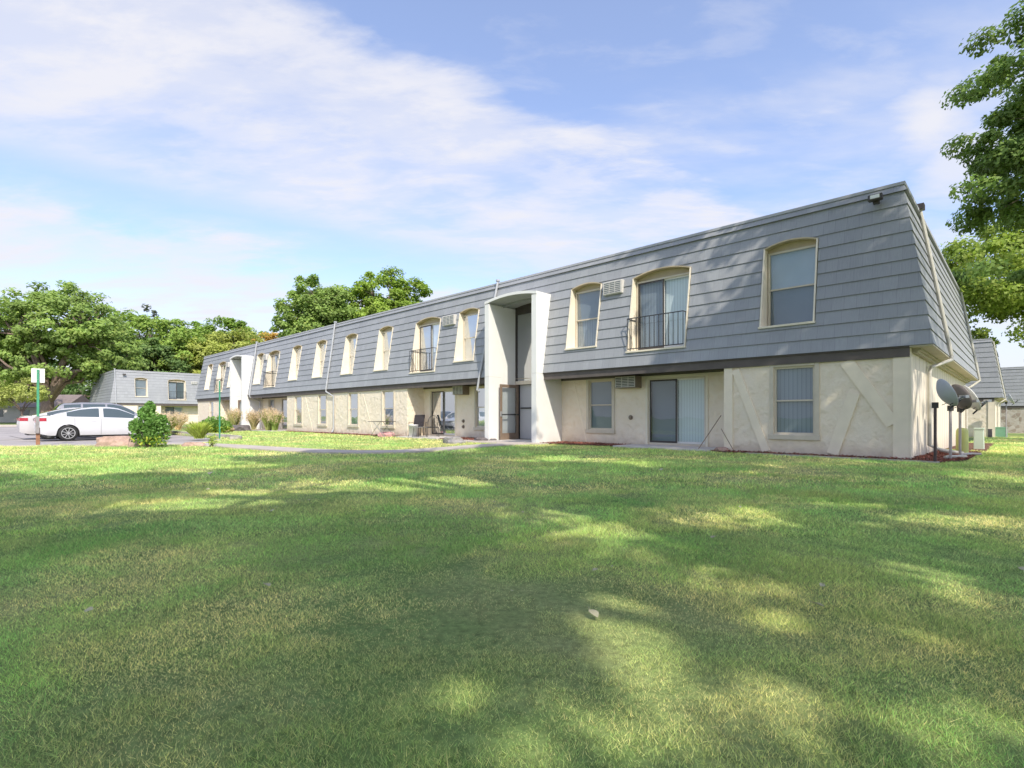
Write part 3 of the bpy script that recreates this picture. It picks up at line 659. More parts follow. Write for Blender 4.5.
def vnoise(x, y, s, seed=0):
    """cheap smooth value noise in numpy"""
    x = np.asarray(x)/s+seed*17.3; y = np.asarray(y)/s+seed*7.7
    xi, yi = np.floor(x).astype(int), np.floor(y).astype(int); fx, fy = x-xi, y-yi; fx = fx*fx*(3-2*fx); fy = fy*fy*(3-2*fy)
    def h(a, b):
        q = np.sin(a*127.1+b*311.7+seed*3.1)*43758.5453; return q-np.floor(q)
    return (h(xi, yi)*(1-fx)+h(xi+1, yi)*fx)*(1-fy)+(h(xi, yi+1)*(1-fx)+h(xi+1, yi+1)*fx)*fy
def leaf_quads(C, size, rng, flat=.5, asp=.62, out=None):
    n = len(C); nrm = rng.normal(size=(n, 3))*(1 if out is None else .75); nrm[:, 2] = np.abs(nrm[:, 2])+flat
    if out is not None: nrm = nrm*np.array([[1, 1, .8]])+out*1.25
    nrm /= np.linalg.norm(nrm, axis=1)[:, None]
    t = rng.normal(size=(n, 3)); t -= (t*nrm).sum(1)[:, None]*nrm; t /= np.linalg.norm(t, axis=1)[:, None]; b = np.cross(nrm, t)
    s = (size*rng.uniform(.65, 1.3, n))[:, None]
    t = t*s/2; b = b*s/2*asp
    bend = nrm*s*.12
    V = np.stack([C-t, C+b-bend, C+t, C-b-bend], axis=1); return V.reshape(-1, 3)
# what stays in sunlight on the ground: (x, y, rx, ry, keep probability)
LIT = [(-8.2, 11.4, 2.2, 1.0, .02), (-4.6, 8.9, .9, .5, .2), (.50, 2.5, .30, .62, .0), (.15, 1.72, .55, .32, .05), (.75, 1.75, .5, .28, .1), (1.1, 2.45, .28, .18, .3), (1.3, 2.95, .35, .16, .3), (-1.5, 7.5, 1.7, .85, .0), (-3.0, 6.7, .9, .4, .05), (-3.45, 5.75, .95, .45, .02), (-7.2, 10.0, 2.6, 1.5, .02), (-10.5, 8.9, 1.5, .6, .3),
       (4.2, 4.75, 1.1, .4, .05), (2.3, 5.2, .35, .22, .15), (1.55, 4.5, .4, .2, .25), (3.3, 5.6, .5, .2, .3), (-.9, 5.0, .25, .25, .3), (-.6, 3.1, .3, .22, .35), (.2, 7.6, .6, .25, .3), (2.2, 8.3, .8, .3, .35), (5.5, 6.6, .7, .25, .3), (-2.3, 3.2, .3, .2, .4), (3.2, 10.6, .9, .3, .3), (5.9, 10.5, .6, .25, .4), (-1.2, 3.9, .35, .2, .4), (7.6, 8.2, .7, .3, .4), (1.9, 2.3, .5, .18, .45), (.9, 12.6, .9, .3, .4)]
def sun_filter(C, rng, margin=0):
    """thins the crowns where the photo shows light coming through them"""
    d = np.array(SUNDIR); n = len(C); keep = np.ones(n)
    G = C+d[None, :]*C[:, 2:3]                      # where each leaf's shadow lands
    wob = (vnoise(G[:, 0], G[:, 1], .5, 3)-.5)*.55
    for x, y, rx, ry, k in LIT:
        q = ((G[:, 0]-x)/rx)**2+((G[:, 1]-y)/ry)**2
        keep = np.where(q+wob*2 < 1, np.minimum(keep, k), keep)
    X, Y = G[:, 0], G[:, 1]
    sp = vnoise(X*.55+Y*.25, Y*1.1, .42, 31)*.55+vnoise(X, Y, 1.5, 32)*.45
    keep = np.where(sp > .57, np.minimum(keep, .35), keep)
    edge = 14.6+(vnoise(X, Y, 1.6, 5)-.5)*1.6
    edge = np.where(X < -5.5, 12.8+(X+5.5)*.25, edge)
    keep = np.where((X < -1.0) & (Y > edge), .0, keep)
    # front of the building: plane v=.15, sunny beyond the boundary
    def hit(pn, p0):
        den = d@pn; t = ((np.array(p0)-C)@pn)/den; return C+d[None, :]*t[:, None], t
    Vv = np.array([VX, VY, 0]); Uv = np.array([UX, UY, 0]); p0 = np.array([CX, CY, 0])
    P, t = hit(Vv, p0+Vv*.15); a = (P-p0)@Uv; z = P[:, 2]
    bd = 7.5-.42*(z-2.5)+(vnoise(a, z, .6, 8)-.5)*.8
    keep = np.where((t > 0) & (z > -.3) & (z < 6.6) & (a > bd) & (a < 60), .0, keep)
    streak = vnoise(a*1.0+z*.9, z*.25-a*.2, .33, 12)
    keep = np.where((t > 0) & (z > 2.6) & (z < 6.4) & (a > -.5) & (a <= bd) & (streak > .80), .35, keep)
    P, t = hit(Uv, p0-Uv*.2); v = (P-p0)@Vv; z = P[:, 2]
    keep = np.where((t > 0) & (z > .3) & (z < 6.6) & (v > .2) & (v < 16), .05, keep)
    return rng.random(n) < keep
def tree(label, base, H, crown, n_leaf, leaf, col, seed, trunk_r=.3, fork=.25, clump=.9, filt=False, name='tree', cat='tree', mat=None, group=None, lean=(0, 0), bark='bark', autumn=0, limbs=12, flat=.5):
    """crown: list of (dx, dy, z, rx, ry, rz) ellipsoids about the base"""
    rng = np.random.default_rng(seed); x0, y0 = base; z0 = gz(x0, y0)
    root = empty(name, (x0, y0, z0)); tag(root, label, cat, group)
    vol = np.array([float(c[3]*c[4]*c[5]) for c in crown]); vol /= vol.sum()
    ncl = max(12, int(sum(c[3]*c[4]+c[4]*c[5]+c[3]*c[5] for c in crown)/(clump**2)*1.45)); ncl = min(ncl, 520)
    cen = []
    for i in range(ncl):
        c = crown[rng.choice(len(crown), p=vol)]; d = rng.normal(size=3); d /= np.linalg.norm(d)
        if d[2] < -.35: d[2] *= .5
        r = rng.uniform(.35, 1)**.42*rng.uniform(.86, 1.06)
        cen.append((c[0]+d[0]*c[3]*r, c[1]+d[1]*c[4]*r, c[2]+d[2]*c[5]*r))
    cen = np.array(cen); tone = rng.uniform(-1, 1, ncl); csz = clump*rng.uniform(.55, 1.25, ncl)
    per = max(3, n_leaf//ncl); idx = np.repeat(np.arange(ncl), per)
    d = rng.normal(size=(len(idx), 3)); d /= np.linalg.norm(d, axis=1)[:, None]
    r = rng.random(len(idx))[:, None]**.45; sc3 = np.stack([csz[idx], csz[idx], csz[idx]*.62], 1)
    C = cen[idx]+d*r*sc3; C[:, 2] += .12*csz[idx]*(1-r[:, 0]*1.5)
    inner = (d[:, 2]*r[:, 0])
    if filt:
        k = sun_filter(C+np.array([x0, y0, z0]), rng); C, idx, inner, d = C[k], idx[k], inner[k], d[k]
    OUT = d*np.array([[1, 1, 1.0]])*.75+.6*(C-np.array([[0, 0, H*.55]]))/np.maximum(1e-3, np.linalg.norm(C-np.array([[0, 0, H*.55]]), axis=1))[:, None]
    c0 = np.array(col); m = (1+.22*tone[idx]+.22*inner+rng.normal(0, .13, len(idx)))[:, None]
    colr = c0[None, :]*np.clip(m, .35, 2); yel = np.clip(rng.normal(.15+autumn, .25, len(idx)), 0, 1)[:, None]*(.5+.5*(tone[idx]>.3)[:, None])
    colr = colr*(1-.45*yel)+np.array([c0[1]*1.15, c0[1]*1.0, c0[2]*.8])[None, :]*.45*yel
    np_mesh('crown', leaf_quads(C, leaf, rng, flat*.6, out=OUT), 4, colr, mat or M['leaf'], root)
    # trunk and limbs
    mb = MB(); fz = H*fork; lx, ly = lean
    mb.tube([(0, 0, -.1), (0, 0, .25), (lx*.3, ly*.3, fz*.5), (lx, ly, fz)], [trunk_r*1.5, trunk_r*1.12, trunk_r*.9, trunk_r*.78], 10)
    order = rng.permutation(ncl); order = np.concatenate([order[cen[order, 2] > fz*1.05], order[cen[order, 2] <= fz*1.05]]); prim = order[:limbs]; tips = []
    for i in prim:
        T = Vector(cen[i]); S = Vector((lx, ly, fz*rng.uniform(.85, 1.0))); mid = S.lerp(T, .5); hz = Vector((T.x-S.x, T.y-S.y, 0)); mid += Vector((0, 0, (T-S).length*.10))-hz*.10+Vector(tuple(rng.normal(0, .05, 3)*(T-S).length))
        r0 = trunk_r*rng.uniform(.42, .62)
        pts = [S-Vector((0, 0, trunk_r)), S.lerp(mid, .5)+Vector((0, 0, .1)), mid, mid.lerp(T, .5)+Vector(tuple(rng.normal(0, .04, 3)*(T-S).length)), T]
        mb.tube(pts, [r0, r0*.8, r0*.6, r0*.38, r0*.12], 6); tips.append((pts[1:4], r0))
    for i in order[limbs:limbs+int(min(ncl-limbs, limbs*5))]:
        T = Vector(cen[i]); best = min(((p, r0) for pts, r0 in tips for p in pts), key=lambda q: (q[0]-T).length); S, r0 = best
        if (T-S).length > H*.35: continue
        m_ = S.lerp(T, .5)+Vector((0, 0, (T-S).length*.08)); mb.tube([S, m_, T], [r0*.34, r0*.2, r0*.05], 5, False)
    mb.build('trunk', M[bark], root, smooth=True)
    return root
G_ = (.112, .160, .042); GD = (.068, .112, .036); GY = (.16, .18, .045)
# --- background, left
tree('tall maple with a forked trunk standing left behind the parked cars', (-58, 66), 18, [(0, 0, 12.2, 7.5, 6, 5.6), (-6, 0, 10.5, 6, 5, 5), (4.5, -1, 12, 5, 5, 4.6), (-1, 0, 7, 8.5, 6, 3.4), (7.5, 1, 8.5, 4, 4, 4.5), (-7, 0, 5.5, 4, 4, 3)], 46000, .42, G_, 1, .75, .2, 1.25, bark='bark_pale', limbs=18)
tree('broad maple right of the forked one, rising over the left building', (-56, 80), 17.5, [(0, 0, 12, 7, 6, 5), (6, 0, 11, 5, 5, 4.6), (-5, 0, 10, 5, 5, 5), (2, 0, 7, 7, 6, 3.5)], 30000, .46, (.105, .155, .032), 2, .6, .3, 1.3)
tree('dark maple at the left edge behind the pale young tree', (-74, 72), 17, [(0, 0, 11.5, 7, 6, 5.5), (-4, 0, 8, 6, 6, 5), (5, 0, 7, 5, 5, 4)], 26000, .46, (.09, .14, .032), 3, .6, .25, 1.3)
tree('shaded maple close behind the end of the left building', (-52, 78), 13, [(0, 0, 8, 6, 5, 4.5), (-4, 0, 6, 5, 5, 4)], 18000, .42, GD, 4, .5, .3, 1.2)
tree('yellow green ash with pale bare limbs above the left building', (-44.6, 80), 14.5, [(0, 0, 10, 4.6, 4, 3.6), (3, 0, 11.5, 4, 4, 3), (-3, 0, 8, 4, 4, 3)], 15000, .42, GY, 5, .45, .4, 1.15, bark='bark_pale')
tree('round topped maple between the ash and the orange tree', (-49.5, 92), 19, [(0, 0, 14, 5.2, 5, 4.2), (-5.5, 0, 13.3, 4, 4, 4), (4, 0, 13, 3.6, 4, 4), (0, 0, 9, 7, 5, 4)], 26000, .46, (.10, .155, .030), 6, .6, .4, 1.3)
tree('small orange brown tree peeping over the roof', (-38, 86), 15.5, [(0, 0, 12.3, 2.6, 2.5, 2.9), (-1.6, 0, 11, 2.4, 2.4, 3)], 7000, .4, (.24, .16, .045), 7, .3, .5, 1.0)
tree('dark pointed spruce top behind the left maples', (-71, 104), 24, [(0, 0, 21, 1.2, 1.2, 3), (0, 0, 17, 2.4, 2.4, 4), (0, 0, 12, 3.2, 3.2, 5)], 8000, .45, (.06, .07, .045), 8, .3, .3, .9)
tree('pale yellow green young tree at the far left edge', (-50.5, 54.5), 5.3, [(0, 0, 3.3, 2.6, 2, 1.7), (-2.5, 0, 2.8, 2.2, 2, 1.5)], 6500, .2, (.17, .19, .055), 9, .1, .3, .6, limbs=8)
tree('dark green tree far behind the distant parked cars', (-112, 118), 17, [(0, 0, 9, 16, 6, 7)], 16000, .6, GD, 10, .6, .2, 1.8)
tree('low dark tree filling the gap beside the far houses', (-84, 112), 13, [(0, 0, 7, 12, 6, 6)], 14000, .6, GD, 31, .6, .2, 1.8)
# --- behind the long roof
tree('left one of two bright maples rising over the long roof', (-21.7, 58), 17.5, [(.3, 0, 13.6, 2.9, 3, 3.0), (-1.9, 0, 11.8, 2.5, 3, 3.4), (2.4, 0, 12.6, 2.8, 3, 3.2), (0, 0, 9.0, 4.2, 4, 3.4), (1, 0, 11, 4, 3, 3)], 30000, .33, G_, 12, .4, .45, .95)
tree('right one of two bright maples rising over the long roof', (-14.4, 59), 18.4, [(0, 0, 14.4, 3.2, 3, 3.2), (3.1, 0, 13.4, 2.5, 3, 3.2), (-2.8, 0, 12.8, 2.6, 3, 3.4), (0, 0, 10.5, 5.0, 4, 3.6), (2.5, 0, 11, 3, 3, 3)], 34000, .33, (.12, .17, .03), 13, .4, .45, .95)
# --- right
tree('bright maple crown behind the right end of the near building', (39.5, 38.5), 17.5, [(-1, 0, 11.6, 7.5, 6, 4.4), (-6.5, -1, 10.3, 4.2, 4, 4.0), (-4.5, 0, 7.6, 4.4, 4, 2.6), (3, 0, 12, 6, 6, 5)], 60000, .27, (.125, .165, .03), 14, .4, .52, 1.1, limbs=14)
tree('large maple whose leafy branches hang into the top right corner', (26.7, 20.1), 18, [(-.5, 0, 12.8, 7.3, 6, 5.0), (-5.6, .5, 10.2, 3.2, 3.2, 2.8), (-6.4, 0, 14.6, 3.4, 3.4, 3.4), (-5.6, 0, 12.2, 3, 3, 2.6), (-3, 0, 11, 5, 5, 4), (-3, -1, 16.5, 4, 4, 2.5), (2, 0, 8.5, 6, 5, 3), (-6.2, 1.5, 7.2, 2.5, 2, 1.0)], 140000, .19, (.085, .128, .034), 15, .34, .45, .74, limbs=16)  # leaf colour darkened to carry the shade of its backlit undersides
tree('maple at the far right between the mansard buildings', (66, 58), 14, [(0, 0, 8.5, 7, 6, 5)], 16000, .4, GD, 16, .5, .4, 1.2)
# --- trees behind the photographer, whose shade lies on the lawn and the near facade
SH = [((12.3, 1.2), 16.5, [(0, 0, 12, 5.6, 5.2, 4.2), (-3.2, 2.2, 11.5, 3.4, 3.2, 3), (-4.6, 5.6, 13.6, 3.4, 3.2, 2.2)], 21), ((6.5, -6.2), 15.5, [(0, 0, 10.5, 6.2, 5.4, 3.6), (0, 3.2, 10, 5, 3, 2.8)], 22), ((-1.2, -6.6), 15.5, [(0, 0, 10.6, 6.2, 5.4, 3.6), (1, 3.6, 10, 5.6, 3.2, 2.6)], 23),
      ((-8.6, -6.0), 15, [(0, 0, 10.4, 6, 5.4, 3.6), (1, 3.6, 10, 5.5, 3.2, 2.4)], 24), ((3.4, -.9), 18, [(-.4, 1.2, 13.4, 4.6, 4, 2.8), (-3, 2.0, 13, 3, 3, 2.2)], 28)]
for k, (b_, h_, cr, sd_) in enumerate(SH):
    tree('maple behind the photographer shading the lawn', b_, h_, cr, 36000, .29, G_, sd_, .32, .38, .95, filt=True, group='maples behind the photographer shading the lawn', limbs=10)
# ---------------------------------------------------------------- grass
def grass_points(rng):
    out = []
    bands = [(1.35, 2.6, 30000, .0021, .022), (2.6, 4.2, 17000, .003, .026), (4.2, 7, 7000, .005, .032), (7, 12, 1900, .010, .045), (12, 20, 800, .016, .05), (20, 34, 230, .03, .055)]
    for y0, y1, dens, w, h in bands:
        lim = 1.08; area = lim*(y1*y1-y0*y0); n = int(area*dens)
        y = np.sqrt(rng.uniform(y0*y0, y1*y1, n)); x = rng.uniform(-lim, lim, n)*y
        out.append((x, y, np.full(n, w), np.full(n, h)))
    return [np.concatenate(q) for q in zip(*out)]
def in_poly(x, y, poly):
    c = np.zeros(len(x), bool); n = len(poly)
    for i in range(n):
        x1, y1 = poly[i]; x2, y2 = poly[(i+1) % n]
        if y1 == y2: continue
        q = ((y1 > y) != (y2 > y)) & (x < (x2-x1)*(y-y1)/(y2-y1)+x1); c ^= q
    return c
x, y, w, h = grass_points(RNG)
bad = in_poly(x, y, LOT)
u_ = (x-CX)*UX+(y-CY)*UY; v_ = (x-CX)*VX+(y-CY)*VY
bad |= in_poly(x, y, strip(bez(WALK), .93))
bad |= (u_ > 0) & (u_ < 51) & (v_ > -.02)
for p in [[(4.3, 1), (4.3, -.35), (7.4, -.35), (7.4, 1)], [(15.9, 1), (15.9, -.65), (18.85, -.65), (18.85, 1)], [(9.9, 0), (10.3, -1.5), (13.9, -1.5), (14.2, 0)], [(38.2, 0), (38.2, -1.7), (42, -1.7), (42, 0)], [(32.4, .93), (32.4, -.9), (35.8, -.9), (35.8, .93)]]+BEDS:
    bad |= in_poly(u_, v_, p)
u2, v2 = u_, v_-30.7; bad |= (u2 > 0) & (v2 > 0)
dirt = np.exp(-(((x-4.15)/1.5)**2+((y-2.02-.05*(x-3)-.0)/.07)**2))*1.0   # thin bare strip at the lower right
patch = vnoise(x, y, 1.1, 1)*.42+vnoise(x, y, .38, 2)*.24+vnoise(x, y, .13, 22)*.16+vnoise(x, y, 3.1, 4)*.18
dry = np.clip((patch-.46)*4.0, 0, 1); dry = np.maximum(dry, np.clip(np.exp(-(((x-.5)/.7)**2+((y-1.75)/.35)**2))*.75, 0, 1)); dry = np.maximum(dry, np.exp(-(((x-4.2)/1.2)**2+((y-4.7)/.4)**2))*.8)
dry = np.maximum(dry, dirt); dry = np.maximum(dry, .55*np.exp(-(((x-2.0)/1.6)**2+((y-1.9)/.5)**2)))
keep = ~bad & (RNG.random(len(x)) > dirt*.8) & (RNG.random(len(x)) > .30*dry)
x, y, w, h, dry = x[keep], y[keep], w[keep], h[keep], dry[keep]
n = len(x); th = RNG.uniform(0, 2*math.pi, n); ln = RNG.normal(0, .75, (n, 2)); hh = h*RNG.uniform(.45, 1.3, n)*(1-.35*dry)*(.55+.9*vnoise(x, y, .16, 6)*(.5+vnoise(x, y, .7, 61)))
ww = w*RNG.uniform(.7, 1.3, n)
gzv = np.where(True, -.0115*np.clip((x-CX)*VX+(y-CY)*VY, 0, 60)*np.clip((9-((x-CX)*UX+(y-CY)*UY))/6, 0, 1), 0)-.012
B = np.stack([x, y, gzv], 1); sx = np.stack([np.cos(th)*ww, np.sin(th)*ww, np.zeros(n)], 1)/2
T = B+np.stack([ln[:, 0]*hh, ln[:, 1]*hh, hh], 1)
V = np.stack([B-sx, B+sx, T], 1).reshape(-1, 3)
green = np.stack([.126+.055*vnoise(x, y, .6, 9), .182+.055*vnoise(x, y, .45, 10), np.full(n, .074)], 1)
lush = vnoise(x, y, .9, 15)[:, None]; green = green*(1-.35*np.clip((lush-.5)*3, 0, 1)*np.array([[1, .6, .9]]))
tan = np.array([[.37, .295, .155]])
dm = (np.clip(dry*.66+RNG.normal(.09, .2, n), 0, 1))[:, None]
colr = (green*(1-dm)+tan*dm)*(1.05+RNG.normal(0, .30, n))[:, None].clip(.4, 1.8)
o = np_mesh('grass', V, 3, colr, M['grass']); tag(o, 'mown green and tan lawn grass', kind='stuff')
# mulch chips
def chips():
    P = []
    for bp in BEDS[:4]:
        us = [p[0] for p in bp]; vs = [p[1] for p in bp]; area = (max(us)-min(us))*(max(vs)-min(vs)); n = int(area*330)
        u = RNG.uniform(min(us), max(us), n); v = RNG.uniform(min(vs), max(vs), n); k = in_poly(u, v, bp); P.append(np.stack([u[k], v[k]], 1))
    P = np.concatenate(P); x = CX+UX*P[:, 0]+VX*P[:, 1]; y = CY+UY*P[:, 0]+VY*P[:, 1]
    z = -.0115*np.clip(P[:, 1], 0, 60)*np.clip((9-P[:, 0])/6, 0, 1)+.025+RNG.random(len(x))*.03
    C = np.stack([x, y, z], 1); V = leaf_quads(C, .075, RNG, 1.2, .4)
    c = np.array([[.24, .085, .055]])*RNG.uniform(.35, 1.6, len(C))[:, None]+RNG.uniform(0, .05, len(C))[:, None]
    tag(np_mesh('mulch', V, 4, c, M['chip']), 'loose red wood chips along the walls', kind='stuff')
chips()
# ---------------------------------------------------------------- plants
def bush(label, base, blobs, n, leaf, col, seed, name='shrub', group=None, stems=14, flat=.1, mat=None):
    rng = np.random.default_rng(seed); root = empty(name, (base[0], base[1], gz(*base))); tag(root, label, 'shrub', group)
    C = []
    for i in range(n):
        b = blobs[rng.integers(len(blobs))]; d = rng.normal(size=3); d /= np.linalg.norm(d); r = rng.random()**.38
        C.append((b[0]+d[0]*b[3]*r, b[1]+d[1]*b[4]*r, max(.02, b[2]+d[2]*b[5]*r)))
    C = np.array(C); c = np.array(col)[None, :]*(1+rng.normal(0, .2, n)+.35*(C[:, 2]/max(C[:, 2])-.5))[:, None].clip(.3, 2)
    low = (C[:, 2] < .35)[:, None]; c = np.where(low & (rng.random((n, 1)) < .4), np.array([[.28, .30, .05]]), c)
    np_mesh('foliage', leaf_quads(C, leaf, rng, flat), 4, c, mat or M['leaf'], root)
    mb = MB()
    for i in range(stems):
        t = C[rng.integers(n)]; mb.tube([(rng.normal(0, .06), rng.normal(0, .06), -.03), (t[0]*.4, t[1]*.4, t[2]*.5), tuple(t)], [.013, .01, .004], 5)
    mb.build('stem', M['bark'], root); return root
bush('dark green leafy shrub in front of the white sedan', (-11.05, 16.1), [(-.12, 0, .42, .42, .4, .42), (.24, 0, .40, .38, .36, .40), (0, 0, .78, .38, .36, .38), (.02, 0, 1.2, .16, .16, .22), (.3, .1, .72, .24, .25, .3), (-.4, 0, .66, .2, .2, .22), (-.12, 0, 1.05, .2, .15, .2)], 3800, .10, (.085, .15, .04), 41)
bush('bright green round bush beside the second entrance bed', (-17.4, 31.0), [(0, 0, .5, .8, .6, .5), (.4, 0, .35, .6, .5, .4), (-.4, 0, .4, .6, .5, .4)], 2600, .13, (.09, .15, .035), 42)
bush('small weed beside the walk right of the leafy shrub', (-9.3, 16.4), [(0, 0, .22, .14, .12, .22)], 220, .05, (.12, .17, .04), 43, stems=5)
bush('low dark shrub by the wall beside the second patio', (-15.2, 37.4), [(0, 0, .5, .5, .5, .5)], 900, .12, (.07, .13, .04), 44)
def tuft(label, base, h, r, n, col, seed, plume=True, group=None):
    rng = np.random.default_rng(seed); root = empty('ornamental_grass', (base[0], base[1], gz(*base))); tag(root, label, 'plant', group)
    th = rng.uniform(0, 2*math.pi, n); q = rng.random(n)**.6*r; hh = h*rng.uniform(.55, 1.05, n)
    B = np.stack([rng.normal(0, .1*r, n), rng.normal(0, .1*r, n), np.zeros(n)], 1)
    Mi = B+np.stack([np.cos(th)*q*.4, np.sin(th)*q*.4, hh*.65], 1); T = B+np.stack([np.cos(th)*q, np.sin(th)*q, hh], 1)
    ph = rng.uniform(0, 2*math.pi, n); sx = np.stack([np.cos(ph), np.sin(ph), 0*ph], 1)*.012
    V = np.stack([B-sx, B+sx, Mi+sx, T, Mi-sx], 1).reshape(-1, 3)
    c = np.array(col)[None, :]*rng.uniform(.4, .95, n)[:, None]
    np_mesh('blades', V, 5, c, M['grass'], root)
    if plume:
        k = rng.random(n) < .35; C = np.repeat(T[k], 7, 0)+rng.normal(0, .05, (k.sum()*7, 3))*np.array([1, 1, 2.2])
        np_mesh('plumes', leaf_quads(C, .09, rng, .1, .35), 4, np.array([[.48, .38, .28]])*rng.uniform(.38, .7, len(C))[:, None], M['grass'], root)
    return root
tuft('yellow ornamental grass at the left edge of the entrance bed', (-19.2, 29.2), 1.0, .9, 900, (.22, .25, .07), 51)
tuft('tan plumed grass just left of the second entrance portal', (-18.5, 35.2), 1.35, .5, 620, (.27, .27, .12), 52)
tuft('tan plumed grass right in front of the second portal', (-17.6, 36.0), 1.2, .45, 500, (.28, .25, .13), 53)
tuft('tall plumed grass at the right side of the second portal', (-15.9, 34.6), 1.35, .55, 650, (.24, .26, .10), 54)
tuft('yellow green plumed grass nearest the second patio', (-15.2, 33.9), 1.15, .5, 600, (.20, .25, .08), 55)
tuft('low yellow weed tuft behind the leafy shrub', (-13.5, 22.8), .75, .6, 600, (.26, .30, .07), 56, False)
tuft('pale grass clump before the left building', (-24, 38), 1.1, .7, 600, (.38, .30, .18), 57)
# ---------------------------------------------------------------- rocks
def rock(label, base, s, mat, seed, name='rock', rz=0, group=None):
    import bmesh
    rng = random.Random(seed); bm = bmesh.new(); bmesh.ops.create_icosphere(bm, subdivisions=3, radius=1)
    from mathutils import noise
    for v in bm.verts:
        q = v.co.copy(); k = 1+.45*noise.noise(q*1.3+Vector((seed*3.1, 0, 0)))+.16*noise.noise(q*3.1+Vector((0, seed*2.7, 0)))
        v.co = q*k; v.co.z = max(v.co.z, -.3); v.co.z = min(v.co.z, .8)
        v.co = Vector((v.co.x*s[0], v.co.y*s[1], (v.co.z+.18)*s[2]))
    me = bpy.data.meshes.new(name); bm.to_mesh(me); bm.free(); me.materials.append(mat)
    o = bpy.data.objects.new(name, me); link(o); o.location = (base[0], base[1], gz(*base)); o.rotation_euler.z = rz; return tag(o, label, 'rock', group)
rock('long flat pink granite rock left of the leafy shrub', (-12.55, 16.75), (.60, .3, .34), M['rock_pink'], 1)
rock('smaller pink rock tucked against the leafy shrub', (-11.65, 16.5), (.28, .2, .2), M['rock_pink'], 2)
rock('low pinkish rock just right of the leafy shrub', (-10.1, 16.8), (.38, .22, .14), M['rock_pink'], 3)
rock('grey rounded boulder beside the left patio slab', (-2.05, 18.75), (.36, .28, .24), M['rock_grey'], 4)
rock('dark rock near the left foot of the first entrance portal', (-1.15, 20.4), (.33, .26, .16), M['rock_dark'], 5)
rock('small dark rock beside the dark one at the portal', (-.75, 20.3), (.16, .14, .1), M['rock_dark'], 6)
rock('pinkish stone at the wall corner by the right patio', UV(4.05, -.2), (.17, .14, .13), M['rock_pink'], 7)
rock('brown boulder under the plumed grass at the second portal', (-17.9, 34.6), (.7, .5, .4), M['rock_dark'], 8)
rock('reddish stone left of the second portal', (-17.7, 32.6), (.5, .35, .3), M['rock_pink'], 9)
